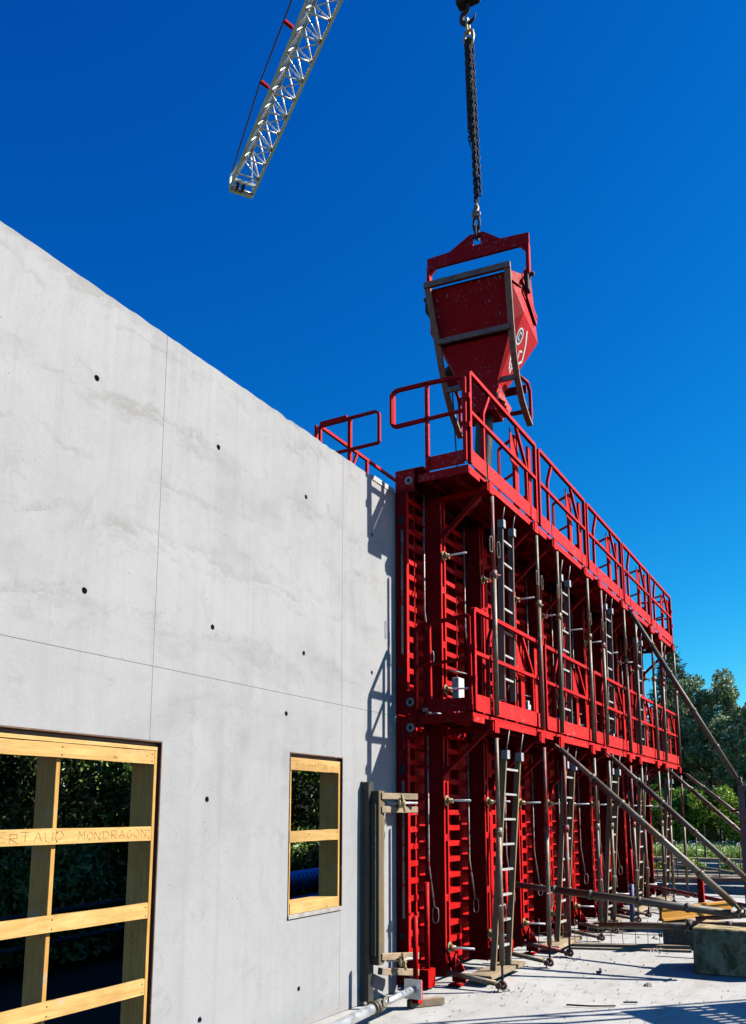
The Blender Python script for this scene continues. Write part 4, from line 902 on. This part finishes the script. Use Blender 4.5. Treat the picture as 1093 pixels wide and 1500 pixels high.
MB().path(hk, [0.03]*2 + [0.038]*6 + [0.03, 0.026, 0.02, 0.014, 0.008], 8).build('hook', 'steel_dark', t)
MB().box(-0.09, 0.09, -0.17, 0.17, 0.26, 0.72).build('block_cheek', 'steel_dark', t, 0.02)
MB().path([(-0.06, 0, 0.62), (0.06, 0, 0.62)], 0.15, 18).build('sheave', 'steel_dark', t)
for q in (1, -1): MB().tube((0, q*0.15, 0.62), (0, q*0.18, 7.4), 0.007, 6).build('hoist_rope', 'rope', t)

# ------------------------------------------------------------------ tower crane jib
def crane():
    tipx, tipy, Z = 18.55, 15.73, 21.1
    d = Vector((-0.5815, -0.8136, 0)).normalized(); sd = Vector((d.y, -d.x, 0))   # along the jib to the mast; across
    if sd.x < 0: sd = -sd
    t = tag(empty('tower_crane', (tipx, tipy, Z)), 'white lattice crane jib high in the blue sky', 'crane')
    W = 0.74; H = 0.66; Ln = 34.0; bay = 0.66
    A = lambda s: d*s; B = lambda s: d*s + sd*W; T = lambda s: d*s + sd*W/2 + Vector((0, 0, H))
    for F, r, s0 in ((A, 0.035, 0), (B, 0.035, 0)): MB().beam(F(s0), F(Ln), 0.07, 0.075).build('chord', 'crane', t)
    MB().tube(T(0.9), T(Ln), 0.075, 10).build('top_chord', 'crane', t)
    n = int(Ln/bay)
    for k in range(n):
        s = k*bay + 0.05
        if s > 14: break
        MB().tube(A(s), B(s), 0.026, 6).build('cross_strut', 'crane', t)
        MB().tube(A(s) if k % 2 == 0 else B(s), B(s+bay) if k % 2 == 0 else A(s+bay), 0.017, 6).build('diagonal', 'crane', t)
        tm = max(0.95, s+bay/2)
        MB().tube(A(s), T(tm), 0.025, 6).build('lattice_bar', 'crane', t); MB().tube(B(s), T(tm), 0.025, 6).build('lattice_bar', 'crane', t)
        MB().tube(A(s+bay), T(tm), 0.025, 6).build('lattice_bar', 'crane', t); MB().tube(B(s+bay), T(tm), 0.025, 6).build('lattice_bar', 'crane', t)
    MB().beam(A(-0.02)+Vector((0,0,-0.02)), B(-0.02)+Vector((0,0,-0.02)), 0.10, 0.16).build('end_beam', 'crane', t); MB().beam(A(0.35)+Vector((0,0,0.05)), B(0.35)+Vector((0,0,0.05)), 0.06, 0.10).build('end_beam', 'crane', t)
    for w in (0.25, 0.5): MB().path([d*0.18+sd*W*w+Vector((0,0,0.02))-sd*0.03, d*0.18+sd*W*w+Vector((0,0,0.02))+sd*0.03], 0.13, 14).build('end_sheave', 'steel_dark', t)
    MB().beam(A(0.0), A(0.0)+Vector((0,0,0.45)), 0.06, 0.06).beam(A(0.02)+Vector((0,0,0.4)), A(1.3), 0.05, 0.05).build('end_bracket', 'crane', t)
    # pendant line on its far side with two red hangers
    pl = [A(0.1)+Vector((0,0,0.42)), A(3.24)-sd*0.04+Vector((0,0,0.98)), A(5.29)-sd*0.04+Vector((0,0,1.02)), A(14)-sd*0.05+Vector((0,0,1.4)), A(30)+Vector((0,0,2.6))]
    MB().path(pl, 0.022, 6).build('pendant_line', 'rope', t)
    for s in (3.24, 5.29):
        q = A(s)-sd*0.03+Vector((0,0,0.97)); MB().beam(q, q+sd*0.22+Vector((0,0,-0.10)), 0.10, 0.06).build('red_hanger', 'red_toe', t)
        MB().beam(q+sd*0.22+Vector((0,0,-0.10)), A(s)+sd*W*0.45+Vector((0,0,H-0.05)), 0.05, 0.04).build('hanger_stay', 'red', t)
    for k, w in enumerate((0.35, 0.62)):
        MB().tube(d*0.2+sd*W*w+Vector((0,0,0.15)), d*Ln+sd*W*w+Vector((0,0,0.2)), 0.008, 5).build('trolley_rope', 'rope', t)
    # trolley above the hook
    s0 = 13.9; m = MB().beam(A(s0-0.4)-sd*0.08+Vector((0,0,-0.12)), A(s0+0.4)-sd*0.08+Vector((0,0,-0.12)), 0.05, 0.12).beam(B(s0-0.4)+sd*0.08+Vector((0,0,-0.12)), B(s0+0.4)+sd*0.08+Vector((0,0,-0.12)), 0.05, 0.12).beam(A(s0)+Vector((0,0,-0.16)), B(s0)+Vector((0,0,-0.16)), 0.3, 0.06)
    m.build('trolley', 'crane', t)
    # mast far behind the viewer
    c = d*Ln + sd*W/2
    for i in (-1, 1):
        for j in (-1, 1): MB().beam(c+Vector((i*0.5, j*0.5, -21.2)), c+Vector((i*0.5, j*0.5, 1.5)), 0.12, 0.12).build('mast_leg', 'crane', t)
crane()

# ------------------------------------------------------------------ clutter on the right
b = MB().box(0, 0.80, -0.86, 0, 0, 0.475); b = b.build('concrete_block', 'block', None, 0.012); b.location = (9.95, 1.69, 0.0); b.rotation_euler = (0, 0, R(-1.5))
tag(b, 'dark mossy concrete ballast block on the slab at the right edge', 'concrete block')
def lying(name, label, cat, a, b, r, mat, extra=None):
    t = tag(empty(name, a), label, cat); a = Vector(a); d = Vector(b)-a
    MB().tube((0,0,0), d*0.55, r*0.8, 12).build('inner_tube', mat, t); MB().tube(d*0.45, d, r, 12).build('outer_tube', mat, t)
    for f in (0.45, 0.62, 0.85): MB().tube(d*(f-0.012), d*(f+0.012), r*1.25, 12).build('collar', 'galv_dark', t)
    MB().torus((0,0,0), (0,0,1), r*1.5, r*0.5, 10, 5).build('end_fork', 'rust', t)
    return t
lying('lying_prop', 'pale steel prop lying level behind the mossy concrete block', 'prop', (10.5, 2.9, 0.36), (10.22, 0.4, 0.53), 0.045, 'galv')
t = tag(empty('yellow_beam', (11.30, 2.28, 0.36), R(-27)), 'yellow timber shuttering beam lying beyond the mossy block', 'beam')
MB().box(0, 1.45, -0.02, 0.02, 0.031, 0.139).build('web', 'yellow', t); MB().box(0, 1.45, -0.04, 0.04, 0.0, 0.03).build('flange', 'yellow', t, 0.003); MB().box(0, 1.45, -0.04, 0.04, 0.14, 0.17).build('flange', 'yellow', t, 0.003)
MB().beam((11.75, 2.35, 0.17), (11.85, 1.5, 0.17), 0.12, 0.34).build('timber_bearer', 'old_x'); tag(bpy.data.objects['timber_bearer'], 'old timber bearer under the yellow beam', 'timber')
b = MB().tube((11.2, 1.85, 0.42), (11.35, 1.0, 0.52), 0.03, 8).build('rusty_bar', 'rust'); tag(b, 'short rusty tube leaning on the yellow beam', 'tube')
b = MB().tube((13.0, 3.03, 0.02), (13.02, 3.02, 0.66), 0.035, 10).path([(13.0, 3.03, 0.0), (13.0, 3.03, 0.02)], 0.07, 10).build('blue_post', 'blue_paint'); tag(b, 'short blue painted steel post standing among the support tubes', 'post')
b = MB().box(-0.045, 0.045, -0.045, 0.045, 0, 0.66).path([(0,0,0.66),(0,0,0.70)], 0.05, 8).build('red_stub_post', 'red', None, 0.006); b.location = (14.2, 2.24, 0); tag(b, 'short dark red square post standing on the slab by the props', 'post')
lying('red_strut', 'long faded red strut lying low across the slab at the back', 'strut', (16.9, 4.0, 0.40), (14.3, 1.6, 0.30), 0.035, 'rust_red')
b = MB().tube((12.5, 3.55, 0.06), (13.6, 2.25, 0.06), 0.045, 10).build('concrete_pipe', 'foot_conc'); tag(b, 'pale pipe lying on the slab behind the wire mesh', 'pipe')
b = MB().beam((11.05, 3.4, 0.025), (11.62, 2.0, 0.025), 0.10, 0.05).build('slab_edge_batten', 'old_x', None, 0.003); tag(b, 'timber batten covered in mortar lying along the slab joint', 'batten')
b = MB().beam((10.9, 3.35, 0.012), (11.40, 1.95, 0.012), 0.05, 0.03).build('slab_edge_batten', 'old_x', None, 0.003); tag(b, 'thin dark batten lying just in front of the slab joint', 'batten')
# standing wire mesh strip
t = tag(empty('wire_mesh', (10.9, 3.9, 0.0)), 'low strip of rusty reinforcing mesh standing across the slab', 'wire mesh')
pa, pb = Vector((0.0, 0.0, 0)), Vector((0.95, -2.25, 0))
wm = MB().tube((0, 0, 0.0), (0, 0, 0.34), 0.0045, 5).mesh('upright_wire', M['rebar'])
for k in range(17):
    p = pa.lerp(pb, k/16); put('upright_wire', wm, t, p, (random.uniform(-.06, .06), random.uniform(-.06, .06), 0))
for z in (0.04, 0.17, 0.30): MB().path([pa.lerp(pb, f) + Vector((0, 0, z + 0.012*math.sin(f*9+z*30))) for f in np.linspace(0, 1, 12)], 0.0045, 5).build('long_wire', 'rebar', t)
# rubble heaps and stones
def rocks(n, c, sp, r0, r1):
    m = MB()
    for _ in range(n):
        a = random.uniform(0, 6.28); q = abs(random.gauss(0, 0.5)); x = c[0]+math.cos(a)*q*sp; y = c[1]+math.sin(a)*q*sp; r = random.uniform(r0, r1)
        vs = []; 
        for j in range(7):
            th = j*6.283/6; vs.append((x + r*math.cos(th)*random.uniform(.7, 1.2), y + r*math.sin(th)*random.uniform(.7, 1.2), -0.004) if j < 6 else (x, y, r*random.uniform(.5, 1.0)*(1.3-0.5*q)))
        m.add(vs, [(j, (j+1) % 6, 6) for j in range(6)])
    return m
tag(rocks(70, (11.35, 2.35), 0.22, 0.012, 0.035).build('rubble_heap', 'rubble'), 'small heap of mortar crumbs on the slab left of the block', 'rubble', kind='stuff')
tag(rocks(60, (12.6, 2.35), 0.35, 0.02, 0.06).build('rubble_heap', 'rubble'), 'larger heap of broken mortar behind the wire mesh', 'rubble', kind='stuff')
tag(rocks(70, (10.2, 3.05), 0.9, 0.005, 0.015).build('mortar_crumbs', 'rubble'), 'mortar crumbs scattered round the feet of the support tubes', 'rubble', kind='stuff')
tag(rocks(60, (8.15, 3.15), 0.4, 0.004, 0.013).build('mortar_crumbs', 'rubble'), 'mortar crumbs round the foot of the first support tube', 'rubble', kind='stuff')
tag(rocks(9, (9.05, 1.98), 0.05, 0.02, 0.035).build('mortar_lump', 'rubble'), 'lump of dried mortar on the open slab', 'rubble')
m = MB()
for _ in range(450):
    x, y = random.uniform(6.2, 13), random.uniform(0.4, 3.7); r = random.choice([0.004, 0.005, 0.007, 0.011])
    m.add([(x+r, y, 0), (x, y+r, 0), (x-r, y, 0), (x, y-r, 0), (x, y, r)], [(0,1,4),(1,2,4),(2,3,4),(3,0,4)])
tag(m.build('slab_grit', 'rubble'), 'grit and crumbs scattered over the slab', 'grit', kind='stuff')
b = MB().beam((9.65, 2.62, 0.012), (9.45, 2.56, 0.012), 0.022, 0.02).build('steel_offcut', 'steel_dark'); tag(b, 'short dark steel offcut lying on the slab', 'offcut')
b = MB().path([(7.75, 2.42, 0.012), (7.80, 2.22, 0.012), (7.93, 2.03, 0.01)], 0.008, 6).build('bent_rod', 'steel_dark'); tag(b, 'thin bent dark rod lying on the slab in front', 'rod')
b = MB().beam((8.10, 2.0, 0.012), (8.16, 1.89, 0.012), 0.014, 0.012).build('nail_offcut', 'steel_dark'); tag(b, 'tiny dark steel piece lying behind the bent rod', 'offcut')
b = MB().box(11.9, 12.05, 2.02, 2.25, 0.04, 0.075).build('orange_spacer', 'orange', None, 0.01); tag(b, 'small orange plastic piece lying behind the mossy block', 'plastic piece')
# brown panel at the right edge
t = tag(empty('brown_panel', (14.40, 1.64, 0.0)), 'rusty brown formwork panel edge standing at the right border', 'formwork panel')
MB().box(0.0, 0.09, -0.09, 0.0, 0.05, 2.12).build('edge_post', 'panel_brown', t, 0.005)
MB().box(0.0, 0.09, -1.8, -0.091, 2.03, 2.12).build('top_rail', 'panel_brown', t, 0.005); MB().box(0.0, 0.09, -1.8, -0.091, 0.05, 0.14).build('bottom_rail', 'panel_brown', t, 0.005)
MB().box(0.07, 0.085, -1.8, -0.091, 0.14, 2.03).build('panel_sheet', 'board_dark', t)
for z in (0.5, 0.9, 1.3, 1.7): MB().box(0.0, 0.069, -1.8, -0.091, z, z+0.05).build('panel_rib', 'panel_brown', t)
MB().tube((0.04, 0.12, 1.72), (0.04, -0.1, 1.74), 0.016, 8).build('red_pin', 'red', t)
MB().tube((0.04, -0.03, 2.10), (0.02, -0.06, 2.24), 0.02, 8).torus((0.03, -0.03, 2.16), (1, 0, 0), 0.035, 0.012, 10, 5).build('lifting_eye', 'galv', t)
# footings behind
for i, (x, z, lab) in enumerate(((20.6, 0.10, 'nearer low concrete footing wall behind the props'), (23.4, 0.06, 'middle low concrete footing wall in front of the meadow'), (28.6, 0.14, 'far low concrete footing wall in front of the meadow'))):
    b = MB().box(0, 0.28, -9, 7.5, -0.15, z).build('footing_wall', 'foot_conc', None, 0.01); b.location = (x, 0, 0); tag(b, lab, 'footing wall', 'footing walls')
for i, (a, b_, lab) in enumerate((((19.9, 4.6, 0.75), (21.2, 2.2, 0.28), 'pale scaffold board leaning down over the footing'), ((20.3, 4.2, 0.62), (22.5, 2.4, 0.25), 'second pale scaffold board leaning over the footing'))):
    b = MB().beam(a, b_, 0.2, 0.04).build('scaffold_board', 'old_x'); tag(b, lab, 'board', 'scaffold boards')
for i in range(9):
    b = MB().tube((0, 0, 0), (0, 0, 0.75+0.1*(i % 3)), 0.012, 6).build('starter_bar', 'rebar'); b.location = (20.7, 4.2-0.45*i, 0.2); tag(b, 'rusty starter bar rising from the near footing, %s from the formwork' % ORD[i], 'rebar', 'starter bars')

# ------------------------------------------------------------------ behind the wall: blue duct coils
def duct(name, label, a, b, r):
    a = Vector(a); b = Vector(b); L_ = (b-a).length; n = int(L_/0.10); pts = []; rs = []
    for k in range(n+1):
        for off, q in ((0.0, 0.93), (0.2, 1.0), (0.5, 1.0), (0.7, 0.93), (0.75, 0.84), (0.95, 0.84)):
            f = (k+off)/(n+1); pts.append(a.lerp(b, f)); rs.append(r*q)
    o = MB().path(pts, rs, 16).build(name, 'blue'); return tag(o, label, 'duct', 'blue ducts behind the window')
duct('blue_duct', 'topmost ribbed blue plastic duct behind the window', (6.6, 5.86, 0.86), (10.6, 6.06, 0.92), 0.12)
duct('blue_duct', 'lower front ribbed blue plastic duct behind the window', (6.6, 5.80, 0.60), (10.6, 5.95, 0.62), 0.12)
duct('blue_duct', 'lowest ribbed blue plastic duct behind the window', (6.6, 5.84, 0.34), (10.6, 5.98, 0.35), 0.12)
t = tag(empty('timber_rack', (8, 6.0, 0)), 'dark timber rack holding the blue ducts behind the wall', 'rack')
for x in (-1.0, 0.4, 2.2): MB().box(x, x+0.08, -0.1, 0.25, -0.15, 0.22).build('rack_post', 'board_dark', t); MB().box(x, x+0.06, 0.26, 0.32, -0.15, 1.2).build('rack_stake', 'board_dark', t)
for i in range(3):
    b = MB().tube((4.2, 6.6+0.3*i, 0.75-0.2*i), (9.6, 6.9+0.3*i, 0.85-0.2*i), 0.03, 8).build('site_rail', 'steel_dark'); tag(b, 'dark steel tube stacked in the shade behind the door opening, %s one' % ('upper', 'middle', 'lower')[i], 'tube', 'tubes behind the wall')
b = MB().box(7.6, 7.75, 6.85, 6.95, 0.88, 0.94).build('red_clip', 'red'); tag(b, 'small red clip on the tube behind the door opening', 'clip')

# ------------------------------------------------------------------ vegetation
def leaves(name, mat, C, size, parent=None, flat=0.35, up_bias=0.3, aspect=0.45):
    n = len(C); C = np.asarray(C, float)
    nr = rng.normal(size=(n, 3)); nr[:, 2] += up_bias; nr /= np.linalg.norm(nr, axis=1)[:, None]
    a = np.cross(nr, rng.normal(size=(n, 3))); a /= np.linalg.norm(a, axis=1)[:, None]; b = np.cross(nr, a)
    s = (np.asarray(size) * rng.uniform(0.6, 1.3, n))[:, None]
    V = np.empty((n, 4, 3)); V[:, 0] = C - a*s; V[:, 1] = C + b*s*aspect + nr*s*0.12; V[:, 2] = C + a*s; V[:, 3] = C - b*s*aspect + nr*s*0.12
    me = bpy.data.meshes.new(name); me.vertices.add(n*4); me.vertices.foreach_set('co', V.reshape(-1))
    me.loops.add(n*4); me.loops.foreach_set('vertex_index', np.arange(n*4, dtype=np.int32))
    me.polygons.add(n); me.polygons.foreach_set('loop_start', np.arange(0, n*4, 4, dtype=np.int32)); me.polygons.foreach_set('loop_total', np.full(n, 4, dtype=np.int32))
    me.update(calc_edges=True); me.materials.append(M[mat]); o = bpy.data.objects.new(name, me); COL.objects.link(o)
    if parent: o.parent = parent
    return o
def clumps(centers, radii, per):
    out = []
    for c, r in zip(centers, radii):
        p = rng.normal(size=(per, 3)); p /= np.linalg.norm(p, axis=1)[:, None]; p *= (r * rng.uniform(0.25, 1, per)**0.5)[:, None]
        out.append(np.asarray(c) + p)
    return np.concatenate(out)
# laurel hedge behind the wall
h = tag(empty('laurel_hedge', (11, 8.2, 0)), 'dense dark green laurel hedge seen through the wall openings', 'hedge')
n = 120000
P_ = np.stack([rng.uniform(-8, 9, n), np.abs(rng.normal(0, 0.30, n)), rng.uniform(0.0, 4.6, n)], 1)
P_[:, 1] += 0.28*np.sin(P_[:, 0]*2.1+1.3*np.sin(P_[:, 2]*2.7)) + 0.18*np.sin(P_[:, 2]*3.9+P_[:, 0]*1.2)
leaves('hedge_leaves', 'laurel', P_, 0.06, h, aspect=0.36)
m = MB(); 
for i in range(30):
    x = -8+0.57*i; pts = [(x, 0.85, -0.15), (x+random.uniform(-.1, .1), 0.85, 1.4), (x+random.uniform(-.25, .25), 0.8, 3.6)]; m.path(pts, [0.03, 0.02, 0.008], 5)
m.build('hedge_stems', 'bark', h)['kind'] = 'stuff'
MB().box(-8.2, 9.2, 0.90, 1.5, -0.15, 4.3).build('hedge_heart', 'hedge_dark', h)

def tree(name, label, base, H, crown, trunk_r, mat, size, per, ncl, rad, seed, group='trees beyond the site'):
    rs_ = np.random.default_rng(seed); t = tag(empty(name, base), label, 'tree', group)
    cx, cz, rx, rz = crown
    cen = []; rads = []
    while len(cen) < ncl:
        p = rs_.uniform(-1, 1, 3); q = np.linalg.norm(p)
        if q > 1 or q < 0.35: continue
        cen.append((p[0]*rx + cx, p[1]*rx, cz + p[2]*rz*(1.0 if p[2] > 0 else 0.95))); rads.append(rad*rs_.uniform(0.6, 1.25))
    m = MB(); m.path([(0, 0, -0.2), (0.05, 0.02, cz*0.45), (cx*0.5, 0, cz*0.9), (cx, 0, cz+rz*0.6)], [trunk_r, trunk_r*0.8, trunk_r*0.5, trunk_r*0.15], 8); m.build('trunk', 'bark', t)
    m = MB()
    for c in cen[::2]:
        z0 = max(cz-rz*0.8, min(c[2]-0.6, cz+rz*0.3)); m.path([(cx*0.5, 0, z0), ((c[0]+cx*0.5)/2, c[1]/2, (z0+c[2])/2+0.15), c], [trunk_r*0.3, trunk_r*0.18, 0.02], 5)
    m.build('limbs', 'bark', t)['kind'] = 'stuff'
    leaves('crown', mat, clumps(cen, rads, per), size, t)
    return t
def conifer(name, label, base, H, r, seed, group='trees beyond the site'):
    rs_ = np.random.default_rng(seed); t = tag(empty(name, base), label, 'tree', group); pts = []
    MB().path([(0, 0, -0.2), (0, 0, H*0.96)], [0.28, 0.03], 8).build('trunk', 'bark', t); m = MB(); k = 0
    z = 0.8
    while z < H*0.985:
        rr = r*(1-(z/H)**1.5)*rs_.uniform(0.75, 1.1)+0.1; nb = 7
        for j in range(nb):
            a = j*6.283/nb + rs_.uniform(0, 0.9); e = Vector((rr*math.cos(a), rr*math.sin(a), z-0.22*rr)); m.path([(0, 0, z), e], [0.035, 0.008], 4)
            q = int(40*rr+14); f = rs_.uniform(0.1, 1.0, q)**0.7
            pts.append(np.stack([e.x*f + rs_.normal(0, .10, q), e.y*f + rs_.normal(0, .10, q), z - 0.22*rr*f + rs_.normal(0, .10, q)], 1))
        z += 0.27
    m.build('limbs', 'bark', t)['kind'] = 'stuff'; leaves('crown', 'conifer', np.concatenate(pts), 0.11, t, up_bias=0.0, aspect=0.3); return t
conifer('conifer_tree', 'dark conifer rising just behind the far end of the formwork', (45, 7.95, 0), 10.6, 2.9, 3)
conifer('conifer_tree', 'lower dark conifer half hidden behind the formwork', (47, 10.6, 0), 9.4, 2.9, 4)
tree('silver_tree', 'silvery green leafy tree at the right edge beside the conifer', (42, 6.0, 0), 9, (0.1, 5.4, 2.1, 2.9), 0.22, 'silver', 0.085, 300, 120, 0.42, 21)
tree('silver_tree', 'lower silvery green leafy tree cut by the right border', (40, 3.9, 0), 6.5, (0.0, 4.0, 1.6, 2.2), 0.2, 'silver', 0.085, 300, 90, 0.42, 22)
tree('silver_tree', 'dark silvery tree filling the gap below the tall one', (46, 7.2, 0), 6.5, (0.0, 3.6, 2.6, 3.0), 0.2, 'silver', 0.10, 260, 110, 0.5, 23)
for i, (x, y, hh) in enumerate(((66, -6, 8.5), (64, -16, 10))):
    tree('silver_tree', 'leafy tree beyond the meadow outside the right border, %s along' % ORD[i], (x, y, 0), hh, (0, hh*0.58, 2.8, hh*0.38), 0.25, 'silver', 0.16, 200, 50, 0.75, 30+i)
# bushes at the meadow edge
for i, (x, y, zc, rr, lab) in enumerate(((37.5, 6.7, 1.6, 1.5, 'bright green bush nearest the formwork at the meadow edge'), (37.8, 5.1, 1.5, 1.5, 'bright green bush in the middle of the meadow edge'), (37.2, 3.4, 1.6, 1.6, 'bright green bush at the right border of the meadow edge'), (38, 9.0, 1.7, 1.6, 'green bush behind the formwork feet'), (38, 1.2, 1.6, 1.6, 'green bush beyond the right border'))):
    t = tag(empty('meadow_bush', (x, y, 0)), lab, 'bush', 'bushes at the meadow edge'); m = MB()
    for k in range(9): a = k*0.7; m.path([(0, 0, -0.1), (0.3*math.cos(a), 0.3*math.sin(a), 1.0), (rr*0.8*math.cos(a), rr*0.8*math.sin(a), 1.9)], [0.04, 0.03, 0.01], 5)
    m.build('stems', 'bark', t)
    cs = [(rng.uniform(-rr, rr)*0.75, rng.uniform(-rr, rr)*0.75, rng.uniform(0.3, 2.5)) for _ in range(34)]
    leaves('foliage', 'bush', clumps(cs, [0.42]*34, 190), 0.085, t)
# meadow grass
n = 42000; gx = 31 + 7*rng.uniform(0, 1, n)**1.2; gy = rng.uniform(-1.5, 10.5, n)
G = np.stack([gx, gy, rng.uniform(-0.05, 0.45, n)**1.0], 1)
o = leaves('meadow_grass', 'grass', G, 0.16, None, aspect=0.10, up_bias=-0.2); 
tag(o, 'tall flowering meadow grass behind the footings', 'grass', kind='stuff')
n = 900; F = np.stack([31+6*rng.uniform(0, 1, n), rng.uniform(-1, 10, n), rng.uniform(0.4, 0.62, n)], 1)
o = leaves('meadow_flowers', 'emblem', F, 0.03, None, aspect=0.9); tag(o, 'white flower heads scattered through the meadow grass', 'flowers', kind='stuff')
t = tag(empty('fence_post', (30.5, 4.6, 0)), 'thin dark metal fence post in the meadow', 'post')
MB().beam((0, 0, -0.1), (0, 0, 1.25), 0.05, 0.05).build('shaft', 'steel_dark', t); MB().path([(0, 0, 1.25), (0, 0, 1.28)], 0.035, 8).build('cap', 'steel_dark', t)
# timber sleeper line in front of meadow
b = MB().box(28.98, 29.3, -8, 9, 0.15, 0.27).build('timber_kerb', 'old_x'); tag(b, 'long pale timber edging in front of the meadow', 'edging')

# ------------------------------------------------------------------ unseen neighbour bank to the right: its platform shades the slab
t = tag(empty('slotted_platform', (8.3, 0.56, 2.0), R(-43.9)), 'slotted steel site platform with guardrail just outside the right border', 'platform')
for k in range(4):
    x = 1.0+0.85*k; MB().box(x, x+0.56, -0.75, 0.18, -0.03, 0.0).build('deck_plate', 'red', t); g_ = MB()
    for j in range(12): g_.box(x+0.561, x+0.849, -0.75+0.078*j, -0.75+0.078*j+0.050, -0.03, 0.0)
    g_.box(x+0.68, x+0.73, -0.75, 0.18, -0.035, -0.031); g_.build('grating', 'red', t)['kind'] = 'stuff'
sq_path(MB(), [(0, 0, 1.0), (4.4, 0, 1.0)], 0.04).build('top_rail', 'red', t); sq_path(MB(), [(0, 0, 0.5), (4.4, 0, 0.5)], 0.035).build('mid_rail', 'red', t)
for x in (0.02, 1.2, 2.4, 3.6): MB().box(x, x+0.04, -0.02, 0.02, -0.2, 0.98).build('rail_post', 'red', t)
sq_path(MB(), [(0.04, 0, 0.52), (0.45, 0, 0.98)], 0.03).build('bent_bar', 'red', t); MB().box(0.0, 4.4, -0.06, -0.03, -0.14, -0.04).build('edge_beam', 'red', t)
for x in (1.05, 4.3):
    for y in (0.1, -0.7): MB().tube((x, y, -2.0), (x, y, -0.03), 0.03, 8).build('leg', 'galv', t)

# more site clutter between the footings
for i, (a, b_, w_, mt, lab) in enumerate((((21.6, 4.8, 0.16), (22.0, 1.0, 0.16), 0.16, 'old_x', 'pale timber beam lying level in front of the middle footing'), ((22.4, 4.6, 0.10), (22.6, 0.6, 0.10), 0.2, 'lad_alu', 'pale metal plank lying level before the meadow'), ((19.0, 3.9, 0.30), (19.6, 1.2, 0.34), 0.10, 'rust', 'brown steel channel lying across at the slab end'), ((24.5, 5.2, 0.12), (24.9, 1.0, 0.12), 0.22, 'old_x', 'weathered plank lying behind the middle footing'))):
    b = MB().beam(a, b_, w_, 0.07).build('lying_beam', mt); tag(b, lab, 'beam', 'lying beams')
for i, (x, y, lab) in enumerate(((27.8, 5.6, 'tuft of weeds nearest the formwork below the timber edging'), (27.9, 4.4, 'middle tuft of weeds below the timber edging'), (27.7, 3.2, 'tuft of weeds by the brown panel below the timber edging'))):
    t = tag(empty('weed_tuft', (x, y, -0.1)), lab, 'weeds', 'weed tufts'); leaves('foliage', 'bush', clumps([(rng.uniform(-.2, .2), rng.uniform(-.5, .5), rng.uniform(0.05, 0.3)) for _ in range(8)], [0.16]*8, 60), 0.06, t)
